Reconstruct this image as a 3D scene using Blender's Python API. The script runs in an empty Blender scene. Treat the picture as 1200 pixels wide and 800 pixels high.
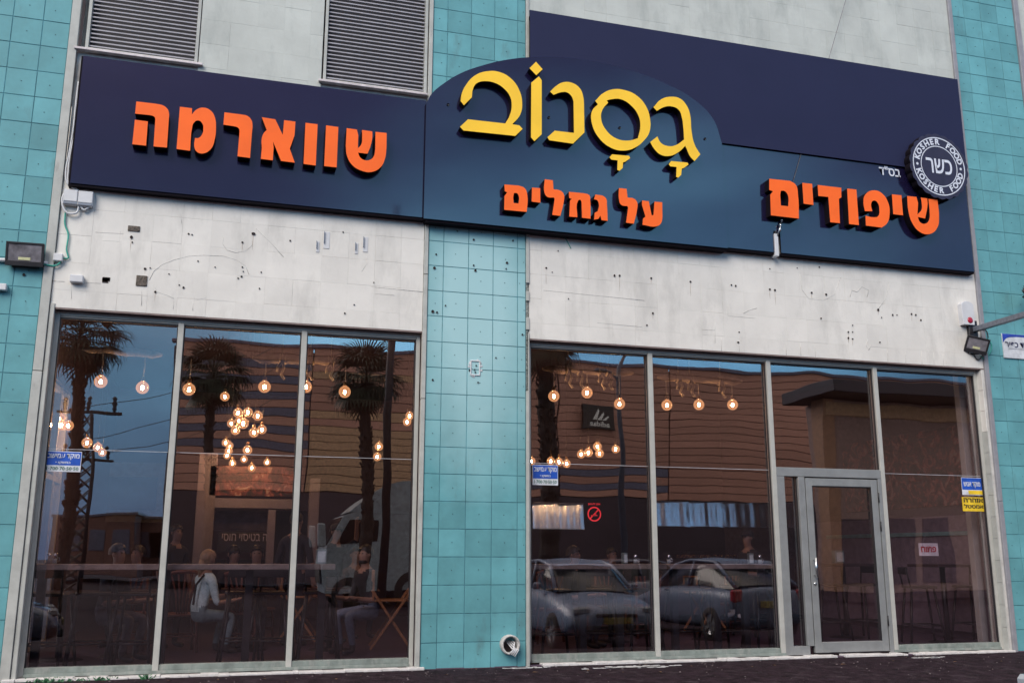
import bpy, math, random
from mathutils import Vector, Matrix, noise as mnoise
R = math.radians
random.seed(7)
scene = bpy.context.scene
col = scene.collection

# ------------------------------------------------------------------ camera (surveyed from the square facade tiles)
CF, CYAW, CPIT, CROL = 1145.11, .2840, .2151, .0025
CAM = Vector((-2.2945, -10.7162, 1.1904))
_F = Vector((math.sin(CYAW)*math.cos(CPIT), math.cos(CYAW)*math.cos(CPIT), math.sin(CPIT)))
_R = Vector((math.cos(CYAW), -math.sin(CYAW), 0)); _U = _R.cross(_F)
_R2 = _R*math.cos(CROL) + _U*math.sin(CROL); _U2 = -_R*math.sin(CROL) + _U*math.cos(CROL)
cd = bpy.data.cameras.new('camera'); cam = bpy.data.objects.new('camera', cd); col.objects.link(cam)
cd.sensor_width = 36; cd.lens = CF/1200*36; cd.clip_end = 2000; cd.clip_start = .05
cam.matrix_world = Matrix(((_R2.x, _U2.x, -_F.x, CAM.x), (_R2.y, _U2.y, -_F.y, CAM.y), (_R2.z, _U2.z, -_F.z, CAM.z), (0, 0, 0, 1)))
scene.camera = cam

def at(px, py, Y=0.):
    """point of the vertical plane y=Y measured in the photograph"""
    d = _F + _R2*((px-600)/CF) - _U2*((py-400)/CF)
    return CAM + d*((Y-CAM.y)/d.y)
GY = .14                                  # plane of the glass
def across(px, py, D):
    """a point on the far side of the street that the glass mirrors; D = metres in front of the glass"""
    p = at(px, py, GY+D); return Vector((p.x, GY-D, p.z))

# ------------------------------------------------------------------ sky and sun
SUN_EL, SUN_AZ = 34, 219                  # sun behind the photographer's left shoulder, behind cloud
w = bpy.data.worlds.new('World'); scene.world = w; w.use_nodes = True
nt = w.node_tree; nt.nodes.clear()
def N(nt, t, **k):
    n = nt.nodes.new(t)
    for a, v in k.items():
        if a.startswith('i_'):
            n.inputs[int(a[2:]) if a[2:].isdigit() else a[2:].replace('_', ' ')].default_value = v
        else: setattr(n, a, v)
    return n
def ramp(nt, fac, stops, interp='LINEAR'):
    r = nt.nodes.new('ShaderNodeValToRGB'); e = r.color_ramp.elements; r.color_ramp.interpolation = interp
    while len(e) < len(stops): e.new(.5)
    for q, (p, c) in zip(e, stops): q.position = p; q.color = (*c, 1) if len(c) == 3 else c
    nt.links.new(fac, r.inputs[0]); return r
L = nt.links.new
sky = N(nt, 'ShaderNodeTexSky', sky_type='NISHITA', sun_disc=False, sun_elevation=R(SUN_EL), sun_rotation=R(SUN_AZ), air_density=1.5, dust_density=2.)
tc = N(nt, 'ShaderNodeTexCoord'); nm = N(nt, 'ShaderNodeVectorMath', operation='NORMALIZE'); L(tc.outputs['Generated'], nm.inputs[0])
sx = N(nt, 'ShaderNodeSeparateXYZ'); L(nm.outputs[0], sx.inputs[0])
# storm cloud deck: blue grey low over the street, paler and more neutral overhead and behind the shop
elev = ramp(nt, sx.outputs[2], [(0, (1.0, 2.2, 4.6)), (.12, (1.2, 3.4, 6.2)), (.22, (1.6, 4.2, 7.0)), (.33, (1.2, 2.0, 4.0)), (.42, (1.3, 1.3, 2.8)), (.55, (1.7, 1.7, 3.0)), (.8, (11., 10., 9.1)), (1, (13.8, 12.8, 11.6))])
for e_ in elev.color_ramp.elements: e_.color = tuple(c/14 for c in e_.color[:3]) + (1,)
back = ramp(nt, sx.outputs[1], [(0, (0, 0, 0)), (1, (1, 1, 1))])
mr = N(nt, 'ShaderNodeMapRange', i_1=-.15, i_2=.45); L(sx.outputs[1], mr.inputs[0])
mixb = N(nt, 'ShaderNodeMix', data_type='RGBA'); L(mr.outputs[0], mixb.inputs[0]); L(elev.outputs[0], mixb.inputs[6]); mixb.inputs[7].default_value = (.70, .64, .585, 1)
# break in the cloud: brighter teal sky over the roofs opposite
gd = Vector((math.sin(R(20))*math.cos(R(11)), -math.cos(R(20))*math.cos(R(11)), math.sin(R(11))))
dp = N(nt, 'ShaderNodeVectorMath', operation='DOT_PRODUCT'); dp.inputs[1].default_value = gd; L(nm.outputs[0], dp.inputs[0])
nz = N(nt, 'ShaderNodeTexNoise', i_Scale=2.2, i_Detail=5., i_Roughness=.55); mp = N(nt, 'ShaderNodeMapping'); mp.inputs['Scale'].default_value = (1, 1, 3.2)
L(nm.outputs[0], mp.inputs[0]); L(mp.outputs[0], nz.inputs['Vector'])
ma = N(nt, 'ShaderNodeMath', operation='MULTIPLY_ADD'); ma.inputs[1].default_value = .10; L(nz.outputs[0], ma.inputs[0]); L(dp.outputs['Value'], ma.inputs[2])
gl = N(nt, 'ShaderNodeMapRange', i_1=.985, i_2=1.043, interpolation_type='SMOOTHSTEP'); L(ma.outputs[0], gl.inputs[0])
gadd = N(nt, 'ShaderNodeMix', data_type='RGBA'); L(gl.outputs[0], gadd.inputs[0]); L(mixb.outputs[2], gadd.inputs[6]); gadd.inputs[7].default_value = (.31, .80, 1.26, 1)
# cloud texture
cl = ramp(nt, nz.outputs[0], [(.32, (.50, .55, .62)), (.5, (1, 1, 1)), (.68, (1.6, 1.5, 1.35))])
mul = N(nt, 'ShaderNodeMix', data_type='RGBA', blend_type='MULTIPLY', i_0=1.); L(gadd.outputs[2], mul.inputs[6]); L(cl.outputs[0], mul.inputs[7])
sc = N(nt, 'ShaderNodeVectorMath', operation='SCALE'); sc.inputs['Scale'].default_value = 10.; L(mul.outputs[2], sc.inputs[0])
mx = N(nt, 'ShaderNodeMix', data_type='RGBA', i_0=.93); L(sky.outputs[0], mx.inputs[6]); L(sc.outputs[0], mx.inputs[7])
bg = N(nt, 'ShaderNodeBackground', i_1=.1); out = N(nt, 'ShaderNodeOutputWorld')
L(mx.outputs[2], bg.inputs[0]); L(bg.outputs[0], out.inputs[0])

sd = bpy.data.lights.new('sun', 'SUN'); sd.energy = 1.5; sd.angle = R(35); sd.color = (1, .93, .84)
so = bpy.data.objects.new('sun', sd); col.objects.link(so)
az = R(SUN_AZ)                            # compass style: 0 = +Y, clockwise
sdir = Vector((math.sin(az)*math.cos(R(SUN_EL)), math.cos(az)*math.cos(R(SUN_EL)), math.sin(R(SUN_EL))))
so.rotation_euler = sdir.to_track_quat('Z', 'Y').to_euler(); so.location = (0, -20, 30)
vs = scene.view_settings
vs.view_transform = 'Standard'; vs.look = 'None'; vs.gamma = 1; vs.use_curve_mapping = False; vs.exposure = .97
scene.render.engine = 'CYCLES'
cy = scene.cycles
cy.use_denoising = True; cy.sample_clamp_indirect = 4; cy.max_bounces = 8; cy.transparent_max_bounces = 16; cy.caustics_reflective = False; cy.caustics_refractive = False

# ------------------------------------------------------------------ materials
MATS = {}
def mat(name, c, rough=.6, metal=0., spec=.5, vary=0., nscale=8., ngain=.25, bump=0., bscale=60., coat=0., wear=None, emit=None, estr=0., alpha=None, bdist=.004):
    """procedural: base colour, a second tone driven by noise, per-object shift, relief and optional dirt"""
    if name in MATS: return MATS[name]
    m = bpy.data.materials.new(name); m.use_nodes = True; MATS[name] = m
    t = m.node_tree; l = t.links.new; b = t.nodes['Principled BSDF']
    b.inputs['Metallic'].default_value = metal; b.inputs['Specular IOR Level'].default_value = spec
    b.inputs['Coat Weight'].default_value = coat; b.inputs['Coat Roughness'].default_value = .05
    tcn = N(t, 'ShaderNodeTexCoord')
    geo = N(t, 'ShaderNodeNewGeometry')
    n1 = N(t, 'ShaderNodeTexNoise', i_Scale=nscale, i_Detail=6., i_Roughness=.62); l(geo.outputs['Position'], n1.inputs['Vector'])
    c = Vector(c[:3])
    lo, hi = c*(1-ngain), c*(1+ngain)
    rp = ramp(t, n1.outputs[0], [(.32, lo), (.68, hi)])
    cur = rp.outputs[0]
    if vary:
        oi = N(t, 'ShaderNodeObjectInfo')
        hs = N(t, 'ShaderNodeHueSaturation'); mrn = N(t, 'ShaderNodeMapRange', i_3=1-vary, i_4=1+vary); l(oi.outputs['Random'], mrn.inputs[0])
        l(mrn.outputs[0], hs.inputs['Value']); l(cur, hs.inputs['Color']); cur = hs.outputs[0]
    if wear:                              # (colour, scale, low, high) stains with a shape of their own
        wc, wsx, wlo, whi = wear
        mpn = N(t, 'ShaderNodeMapping'); mpn.inputs['Scale'].default_value = (1, 1, .35); l(geo.outputs['Position'], mpn.inputs[0])
        n2 = N(t, 'ShaderNodeTexNoise', i_Scale=wsx, i_Detail=8., i_Roughness=.7); l(mpn.outputs[0], n2.inputs['Vector'])
        mr2 = N(t, 'ShaderNodeMapRange', i_1=wlo, i_2=whi); l(n2.outputs[0], mr2.inputs[0])
        mxn = N(t, 'ShaderNodeMix', data_type='RGBA'); l(mr2.outputs[0], mxn.inputs[0]); l(cur, mxn.inputs[6]); mxn.inputs[7].default_value = (*wc, 1); cur = mxn.outputs[2]
    l(cur, b.inputs['Base Color'])
    rr = N(t, 'ShaderNodeMapRange', i_3=max(.02, rough*.8), i_4=min(1, rough*1.2)); l(n1.outputs[0], rr.inputs[0]); l(rr.outputs[0], b.inputs['Roughness'])
    if bump:
        n3 = N(t, 'ShaderNodeTexNoise', i_Scale=bscale, i_Detail=4.); l(geo.outputs['Position'], n3.inputs['Vector'])
        bn = N(t, 'ShaderNodeBump', i_Strength=bump, i_Distance=bdist); l(n3.outputs[0], bn.inputs['Height']); l(bn.outputs[0], b.inputs['Normal'])
    if emit:
        b.inputs['Emission Color'].default_value = (*emit, 1); b.inputs['Emission Strength'].default_value = estr
    return m

def teal_mat():
    m = mat('teal_tile', (.125, .345, .387), rough=.55, vary=.11, nscale=2.6, ngain=.14, bump=.14, bscale=35, wear=((.10, .17, .18), 3.4, .58, .84), bdist=.002)
    # paler tone centred on the middle column below the sign, edge broken by noise
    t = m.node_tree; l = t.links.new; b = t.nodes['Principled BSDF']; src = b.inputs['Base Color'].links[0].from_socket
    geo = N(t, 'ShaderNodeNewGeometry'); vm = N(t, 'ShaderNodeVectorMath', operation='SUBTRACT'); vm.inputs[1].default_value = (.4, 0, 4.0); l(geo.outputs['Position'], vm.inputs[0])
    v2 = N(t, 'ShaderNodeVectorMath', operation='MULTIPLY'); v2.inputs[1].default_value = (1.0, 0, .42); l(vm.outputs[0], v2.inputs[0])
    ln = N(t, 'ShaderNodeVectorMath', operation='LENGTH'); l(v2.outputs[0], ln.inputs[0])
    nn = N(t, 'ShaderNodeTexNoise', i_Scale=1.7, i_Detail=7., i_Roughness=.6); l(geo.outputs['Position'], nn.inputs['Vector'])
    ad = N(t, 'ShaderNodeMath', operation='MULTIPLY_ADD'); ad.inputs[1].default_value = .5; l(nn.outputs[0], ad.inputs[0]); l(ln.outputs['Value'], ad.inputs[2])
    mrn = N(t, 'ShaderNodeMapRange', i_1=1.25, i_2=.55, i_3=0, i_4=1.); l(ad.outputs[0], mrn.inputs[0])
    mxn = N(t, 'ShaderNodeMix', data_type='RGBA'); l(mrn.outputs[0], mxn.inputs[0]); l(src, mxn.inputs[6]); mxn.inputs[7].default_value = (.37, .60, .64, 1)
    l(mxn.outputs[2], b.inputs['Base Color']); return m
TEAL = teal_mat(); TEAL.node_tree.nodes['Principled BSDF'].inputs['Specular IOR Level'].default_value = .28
GROUT = mat('teal_grout', (.075, .23, .28), .8, ngain=.4, nscale=5)
PIN = mat('fixing_pin', (.045, .09, .10), .6)
WHITE = mat('white_wall_paint', (.725, .705, .67), rough=.62, vary=.03, nscale=1.7, ngain=.08, bump=.5, bscale=16, wear=((.40, .39, .37), 2.3, .50, .92), bdist=.003)
WHITEUP = mat('weathered_upper_paint', (.50, .525, .50), rough=.7, vary=.03, nscale=1.3, ngain=.12, bump=.3, bscale=25, wear=((.28, .31, .30), 2.6, .50, .85))
JOINT = mat('painted_joint', (.56, .55, .53), .85, ngain=.25, nscale=4)
TRIM = mat('painted_trim', (.43, .44, .42), .55, ngain=.14, nscale=5, bump=.2, wear=((.2, .19, .18), 7, .6, .8))
ALU = mat('aluminium_frame', (.44, .44, .415), .5, metal=.0, ngain=.08, nscale=7, wear=((.28, .26, .24), 6, .62, .82))
ALUD = mat('bronze_aluminium', (.27, .28, .285), .4, metal=.2, ngain=.10, nscale=7)
SOFFIT = mat('brown_soffit', (.20, .15, .145), .7, ngain=.25, nscale=9)
GASKET = mat('black_gasket', (.02, .018, .022), .5)
NAVY = mat('navy_sign_panel', (.010, .008, .034), .16, ngain=.05, nscale=1.1, coat=.9, wear=((.018, .022, .05), 2.3, .64, .9))
NAVYUP = mat('navy_upper_panel', (.020, .024, .066), .55, spec=.15, ngain=.05, nscale=1.4)
BLACKRET = mat('black_letter_return', (.007, .005, .009), .8, spec=.12)
ORANGE = mat('orange_letter_face', (1., .155, .022), .55, spec=.25, ngain=.06, nscale=3)
YELLOW = mat('yellow_letter_face', (.98, .60, .045), .55, spec=.25, ngain=.06, nscale=3)
WPRINT = mat('white_print', (.66, .70, .80), .5, ngain=.04)
DARKMETAL = mat('black_metal', (.018, .016, .02), .42, ngain=.2)
GALV = mat('galvanised_metal', (.17, .19, .23), .42, metal=.4, ngain=.2, nscale=20)
PLASTW = mat('white_plastic', (.62, .63, .66), .45, ngain=.06)
PLASTG = mat('grey_plastic', (.20, .23, .29), .5, ngain=.08)
GREENC = mat('green_cable_sheath', (.03, .34, .27), .5)
ASPHALT = mat('asphalt', (.024, .015, .021), .95, spec=.08, ngain=.55, nscale=7, bump=1., bscale=28, bdist=.03, wear=((.060, .045, .055), 5, .52, .70))
MORTAR = mat('white_mortar', (.62, .60, .60), .8, ngain=.15, nscale=14, bump=.6, bscale=30, bdist=.01)
PAINTW = mat('spilt_white_paint', (.55, .55, .57), .7, ngain=.2, nscale=20)
LEAF = mat('weed_leaf', (.04, .16, .07), .6, vary=.3)

def glass_mat(name, tint, refl=.15, wave=.75):
    """solar control pane: part mirror, part tinted window, slightly bowed"""
    m = bpy.data.materials.new(name); m.use_nodes = True; t = m.node_tree; t.nodes.clear(); l = t.links.new
    o = N(t, 'ShaderNodeOutputMaterial'); mixn = N(t, 'ShaderNodeMixShader'); g = N(t, 'ShaderNodeBsdfGlossy', i_Roughness=.0); g.inputs[0].default_value = (1, .98, .97, 1)
    tr = N(t, 'ShaderNodeBsdfTransparent'); tr.inputs[0].default_value = (*tint, 1)
    lw = N(t, 'ShaderNodeLayerWeight', i_Blend=.5)
    pw = N(t, 'ShaderNodeMath', operation='POWER'); pw.inputs[1].default_value = 3.5; l(lw.outputs['Facing'], pw.inputs[0])
    mm = N(t, 'ShaderNodeMapRange', i_3=refl, i_4=.95); l(pw.outputs[0], mm.inputs[0]); l(mm.outputs[0], mixn.inputs[0])
    geo = N(t, 'ShaderNodeNewGeometry'); oi = N(t, 'ShaderNodeObjectInfo')
    va = N(t, 'ShaderNodeVectorMath', operation='MULTIPLY_ADD'); va.inputs[1].default_value = (9, 5, 7); l(oi.outputs['Random'], va.inputs[0]); l(geo.outputs['Position'], va.inputs[2])
    nn = N(t, 'ShaderNodeTexNoise', i_Scale=.95, i_Detail=1.5, i_Roughness=.35); l(va.outputs[0], nn.inputs['Vector'])
    bn = N(t, 'ShaderNodeBump', i_Strength=1., i_Distance=.0045*wave); l(nn.outputs[0], bn.inputs['Height']); l(bn.outputs[0], g.inputs['Normal'])
    l(tr.outputs[0], mixn.inputs[1]); l(g.outputs[0], mixn.inputs[2]); l(mixn.outputs[0], o.inputs[0]); MATS[name] = m; return m
GLASS = glass_mat('tinted_pane', (.865, .825, .86))
CLEAR = glass_mat('clear_glass', (.93, .93, .94), .05, .0)

# ------------------------------------------------------------------ mesh helpers
class MB:
    def __init__(s): s.v = []; s.f = []; s.m = []; s.sm = []
    def add(s, vs, fs, mi=0, smooth=False):
        o = len(s.v); s.v += [tuple(v) for v in vs]
        for f in fs: s.f.append(tuple(i+o for i in f)); s.m.append(mi); s.sm.append(smooth)
        return s
    def box(s, x0, x1, y0, y1, z0, z1, mi=0, M=None):
        vs = [Vector(p) for p in ((x0, y0, z0), (x1, y0, z0), (x1, y1, z0), (x0, y1, z0), (x0, y0, z1), (x1, y0, z1), (x1, y1, z1), (x0, y1, z1))]
        if M is not None: vs = [M @ v for v in vs]
        return s.add(vs, [(0, 3, 2, 1), (4, 5, 6, 7), (0, 1, 5, 4), (1, 2, 6, 5), (2, 3, 7, 6), (3, 0, 4, 7)], mi)
    def bbox(s, x0, x1, y0, y1, z0, z1, b=.004, mi=0, M=None):
        """box whose edges are chamfered all round"""
        vs = []; fs = []
        X = (x0, x1); Y = (y0, y1); Z = (z0, z1); idx = {}
        for i in (0, 1):
            for j in (0, 1):
                for k in (0, 1):
                    sx_, sy_, sz_ = (1-2*i)*b, (1-2*j)*b, (1-2*k)*b
                    for a, p in enumerate(((X[i], Y[j]+sy_, Z[k]+sz_), (X[i]+sx_, Y[j], Z[k]+sz_), (X[i]+sx_, Y[j]+sy_, Z[k]))):
                        idx[i, j, k, a] = len(vs); vs.append(Vector(p))
        if M is not None: vs = [M @ v for v in vs]
        q = lambda *a: idx[a]
        def face(l_, flip): fs.append(tuple(l_[::-1]) if flip else tuple(l_))
        for i in (0, 1): face([q(i, 0, 0, 0), q(i, 1, 0, 0), q(i, 1, 1, 0), q(i, 0, 1, 0)], i == 0)
        for j in (0, 1): face([q(0, j, 0, 1), q(1, j, 0, 1), q(1, j, 1, 1), q(0, j, 1, 1)], j == 1)
        for k in (0, 1): face([q(0, 0, k, 2), q(1, 0, k, 2), q(1, 1, k, 2), q(0, 1, k, 2)], k == 0)
        for i in (0, 1):
            for j in (0, 1): face([q(i, j, 0, 0), q(i, j, 1, 0), q(i, j, 1, 1), q(i, j, 0, 1)], (i+j) % 2 == 1)
            for k in (0, 1): face([q(i, 0, k, 0), q(i, 0, k, 2), q(i, 1, k, 2), q(i, 1, k, 0)], (i+k) % 2 == 1)
        for j in (0, 1):
            for k in (0, 1): face([q(0, j, k, 1), q(1, j, k, 1), q(1, j, k, 2), q(0, j, k, 2)], (j+k) % 2 == 0)
        for i in (0, 1):
            for j in (0, 1):
                for k in (0, 1): face([q(i, j, k, 0), q(i, j, k, 1), q(i, j, k, 2)], (i+j+k) % 2 == 1)
        return s.add(vs, fs, mi)
    def tube(s, pts, r, n=8, mi=0, cap=True, smooth=True):
        pts = [Vector(p) for p in pts]; rs = r if isinstance(r, (list, tuple)) else [r]*len(pts)
        vs = []; fs = []; up = None
        for i, p in enumerate(pts):
            d = (pts[min(i+1, len(pts)-1)] - pts[max(i-1, 0)]).normalized()
            if up is None:
                up = Vector((0, 0, 1)) if abs(d.z) < .9 else Vector((1, 0, 0))
            a = d.cross(up).normalized() if d.cross(up).length > 1e-5 else d.orthogonal().normalized(); b = d.cross(a).normalized(); up = -b if True else up
            for k in range(n):
                t = 2*math.pi*k/n; vs.append(p + (a*math.cos(t) + b*math.sin(t))*rs[i])
        for i in range(len(pts)-1):
            for k in range(n):
                k2 = (k+1) % n; fs.append((i*n+k, (i+1)*n+k, (i+1)*n+k2, i*n+k2))
        s.add(vs, fs, mi, smooth)
        if cap:
            o = len(s.v)-len(vs)
            s.f.append(tuple(o+k for k in range(n))); s.m.append(mi); s.sm.append(False)
            s.f.append(tuple(o+(len(pts)-1)*n+k for k in reversed(range(n)))); s.m.append(mi); s.sm.append(False)
        return s
    def lathe(s, prof, n=16, mi=0, M=None, smooth=True):
        vs = []; fs = []
        for (r, z) in prof:
            for k in range(n):
                t = 2*math.pi*k/n; p = Vector((r*math.cos(t), r*math.sin(t), z)); vs.append(M @ p if M is not None else p)
        for i in range(len(prof)-1):
            for k in range(n):
                k2 = (k+1) % n; fs.append((i*n+k, i*n+k2, (i+1)*n+k2, (i+1)*n+k))
        return s.add(vs, fs, mi, smooth)
    def mesh(s, name, mats):
        me = bpy.data.meshes.new(name); me.from_pydata(s.v, [], s.f); me.update()
        for m in (mats if isinstance(mats, (list, tuple)) else [mats]): me.materials.append(m)
        me.polygons.foreach_set('material_index', s.m); me.polygons.foreach_set('use_smooth', s.sm); return me
    def build(s, name, mats, parent=None, loc=None, rot=None):
        return obj(name, s.mesh(name, mats), parent, loc, rot)

def obj(name, me, parent=None, loc=None, rot=None, kind=None):
    o = bpy.data.objects.new(name, me); col.objects.link(o)
    if parent is not None: o.parent = parent
    if loc is not None: o.location = loc
    if rot is not None: o.rotation_euler = rot
    if kind: o['kind'] = kind
    return o
def tag(o, label, cat, group=None):
    o['label'] = label; o['category'] = cat
    if group: o['group'] = group
    return o
def thing(name, label, cat, loc=(0, 0, 0), rz=0., group=None):
    o = bpy.data.objects.new(name, None); col.objects.link(o); o.location = loc; o.rotation_euler = (0, 0, rz); o.empty_display_size = .2
    return tag(o, label, cat, group)
def children(o): return CH.get(o.name, []) if False else [c for c in ALLK(o)]
def ALLK(o): return o.children
def copy_tree(o, loc, rz=0., label=None, group=None, parent=None):
    c = o.copy(); col.objects.link(c); c.location = loc; c.rotation_euler = (0, 0, rz)
    if label: c['label'] = label
    if group: c['group'] = group
    for a in o.children:
        b = a.copy(); col.objects.link(b); b.parent = c
        for d in a.children:
            e = d.copy(); col.objects.link(e); e.parent = b
    return c

def shape(name, loops, y_front, depth, mats, parent=None, px=None, bevel=0.):
    """solid traced outline standing in a facade-parallel plane. loops: list of [(x, y, 'c'?)] ; px=(ox, oy, scale) turns picture-crop units into facade metres"""
    cu = bpy.data.curves.new(name, 'CURVE'); cu.dimensions = '2D'; cu.fill_mode = 'BOTH'; cu.extrude = depth/2; cu.resolution_u = 5; cu.bevel_depth = bevel; cu.bevel_resolution = 0
    for lp in loops:
        sp = cu.splines.new('BEZIER'); sp.bezier_points.add(len(lp)-1); sp.use_cyclic_u = True
        for bp, p in zip(sp.bezier_points, lp):
            if px:
                q = at(px[0]+p[0]/px[2], px[1]+p[1]/px[2], y_front); bp.co = (q.x, q.z, 0)
            else: bp.co = (p[0], p[1], 0)
            h = 'AUTO' if len(p) > 2 else 'VECTOR'; bp.handle_left_type = h; bp.handle_right_type = h
    tmp = bpy.data.objects.new('tmp', cu); col.objects.link(tmp)
    dg = bpy.context.evaluated_depsgraph_get(); me = bpy.data.meshes.new_from_object(tmp.evaluated_get(dg))
    bpy.data.objects.remove(tmp); bpy.data.curves.remove(cu)
    M = Matrix(((1, 0, 0, 0), (0, 0, -1, y_front+depth/2), (0, 1, 0, 0), (0, 0, 0, 1)))
    me.transform(M); me.update(); me.materials.clear()
    for m in mats: me.materials.append(m)
    for p in me.polygons:
        p.use_smooth = False
        if len(mats) > 1: p.material_index = 0 if p.normal.y < -.9 else 1
    return obj(name, me, parent)

def textmesh(body, size, bold=0., extrude=.0, align='CENTER', space=1.):
    cu = bpy.data.curves.new('t', 'FONT'); cu.body = body; cu.size = size; cu.offset = bold; cu.extrude = extrude; cu.align_x = align; cu.align_y = 'CENTER'; cu.resolution_u = 2; cu.space_character = space
    tmp = bpy.data.objects.new('tmp', cu); col.objects.link(tmp)
    dg = bpy.context.evaluated_depsgraph_get(); me = bpy.data.meshes.new_from_object(tmp.evaluated_get(dg))
    bpy.data.objects.remove(tmp); bpy.data.curves.remove(cu); me.materials.clear(); return me
FACE = Matrix(((1, 0, 0, 0), (0, 0, -1, 0), (0, 1, 0, 0), (0, 0, 0, 1)))      # text plane -> facade plane, facing the street
def text(name, body, size, p, m, parent=None, bold=0., sx=1., heb=True, ext=.001, facing=1, fit=None):
    me = textmesh(body[::-1] if heb else body, size, bold, ext)
    if fit:                               # (width, height) in metres
        xs = [v.co.x for v in me.vertices]; ys = [v.co.y for v in me.vertices]
        cx_, cy_ = (max(xs)+min(xs))/2, (max(ys)+min(ys))/2
        me.transform(Matrix.Diagonal((fit[0]/(max(xs)-min(xs)), fit[1]/(max(ys)-min(ys)), 1, 1)) @ Matrix.Translation((-cx_, -cy_, 0)))
    me.transform(Matrix.Diagonal((sx, 1, 1, 1)))
    me.transform(FACE if facing == 1 else Matrix.Rotation(math.pi, 4, 'Z') @ FACE)
    me.transform(Matrix.Translation(p)); me.materials.append(m)
    return obj(name, me, parent)

# ------------------------------------------------------------------ ground
def gz(y):                                # the asphalt falls gently from the shop front to the street
    t = max(0, min(1, (-y-.7)/5.3)); return -.35*t*t*(3-2*t)
ys = [.005, -.7]+[-.7-5.3*k/16 for k in range(1, 17)]+[-12, -40, -300]
g = MB(); g.add([(x, y, gz(y)) for y in ys for x in (-300, 300)], [(2*i, 2*i+2, 2*i+3, 2*i+1) for i in range(len(ys)-1)], 0, True)
g.add([(-300, .005, -.8), (300, .005, -.8), (300, -300, -.8), (-300, -300, -.8)], [(0, 1, 2, 3)])
ground = g.build('ground', ASPHALT); ground['kind'] = 'structure'
g = MB(); g.box(-4.5, 40, .0, 9.4, -.5, .012)
floor = g.build('floor', mat('dark_floor_tile', (.11, .075, .11), .35, ngain=.2, nscale=3)); floor['kind'] = 'structure'

# ------------------------------------------------------------------ the shop building
B = thing('shop_building', 'shop front of turquoise tiled columns and white painted wall above large dark windows', 'building', (0, 0, 0))
# tiled columns
def tile_mesh(wd, ht, pin, name='tile'):
    m = MB(); m.bbox(-wd/2+.004, wd/2-.004, 0, .016, -ht/2+.004, ht/2-.004, .0018)
    if pin:
        px_, pz_ = pin; m.lathe([(.0, -.0005), (.005, -.0005), (.005, .002)], 8, 1, Matrix.Translation((px_, -.0015, pz_)) @ Matrix.Rotation(R(90), 4, 'X'))
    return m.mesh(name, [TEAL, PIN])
_tc = {}
def tile_column(x_edges, z_top, row_off=.27):
    part = MB().box(x_edges[0]-.002, x_edges[-1]+.002, .005, .30, 0, z_top).build('tile_column', GROUT, B)
    zs = [0.] + [row_off+.3*k for k in range(0, 40) if row_off+.3*k < z_top] + [z_top]
    for a, b in zip(zs, zs[1:]):
        for x0, x1 in zip(x_edges, x_edges[1:]):
            wd, ht = x1-x0, b-a
            if ht < .05: continue
            v = random.randrange(4); key = (round(wd, 3), round(ht, 3), v)
            if key not in _tc:
                _tc[key] = tile_mesh(wd, ht, ((random.uniform(-.03, .03), random.uniform(-.02, .03)) if v else (.0, .0)))
            obj('tile', _tc[key], part, ((x0+x1)/2, random.uniform(-.001, .001), (a+b)/2), (random.uniform(-.002, .002), 0, random.uniform(-.002, .002)))
    return part
tile_column([-5.7, -5.4, -5.1, -4.8, -4.5, -4.23], 9.0)
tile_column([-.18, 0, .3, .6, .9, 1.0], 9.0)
tile_column([7.575, 7.8, 8.1, 8.4, 8.71], 10.2)
# column edge trims
m = MB(); m.bbox(-4.225, -4.135, -.03, .05, 0, 3.0); m.bbox(-4.225, -4.135, -.03, .05, 3.006, 9.)
m.bbox(-4.13, -4.085, -.012, .10, 0, 3.72); m.build('edge_trim', TRIM, B)
m = MB(); m.bbox(-.232, -.185, -.02, .05, 0, 2.9); m.bbox(-.232, -.185, -.02, .05, 2.906, 4.35); m.bbox(-.232, -.185, -.02, .05, 4.356, 9.); m.build('edge_trim', TRIM, B)
m = MB(); m.bbox(1.004, 1.042, -.02, .06, 0, 3.05); m.bbox(1.03, 1.042, -.02, .06, 3.052, 3.75); m.bbox(1.004, 1.042, -.02, .06, 3.78, 3.93); m.bbox(1.004, 1.042, -.02, .06, 4.13, 4.25); m.bbox(1.004, 1.042, -.02, .06, 4.35, 9.); m.build('edge_trim', TRIM, B)
m = MB(); m.box(1.005, 1.04, .004, .06, 3.05, 4.4)
for i in range(26):
    z = 3.07+i*.028; m.bbox(1.006+random.random()*.006, 1.022+random.random()*.008, -.004-random.random()*.006, .02, z, z+random.uniform(.012, .026), .002)
m.build('crumbling_mortar', mat('crumbling_mortar', (.22, .24, .23), .95, ngain=.7, nscale=50, bump=1., bscale=80, bdist=.01), B)
m = MB(); m.bbox(7.505, 7.570, -.03, .06, 0, 1.9); m.bbox(7.505, 7.570, -.03, .06, 1.904, 4.0); m.bbox(7.505, 7.570, -.03, .06, 4.004, 10.2); m.build('edge_trim', mat('grey_trim', (.27, .27, .30), .5, ngain=.12), B)
m = MB(); m.bbox(8.715, 8.80, -.03, .06, 0, 10.4); m.build('edge_trim', MATS['grey_trim'], B)
# tiled reveal of the right jamb
m = MB(); m.box(7.462, 7.503, .002, .28, 0, 3.66)
rv = m.build('window_reveal', JOINT, B)
for k in range(13):
    z0, z1 = .02+.28*k, .02+.28*(k+1)
    MB().bbox(7.452, 7.4645, -.004, .15, z0+.002, min(z1, 3.655)-.002, .002).build('tile', WHITE if k > 9 else TRIM, rv)

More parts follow.
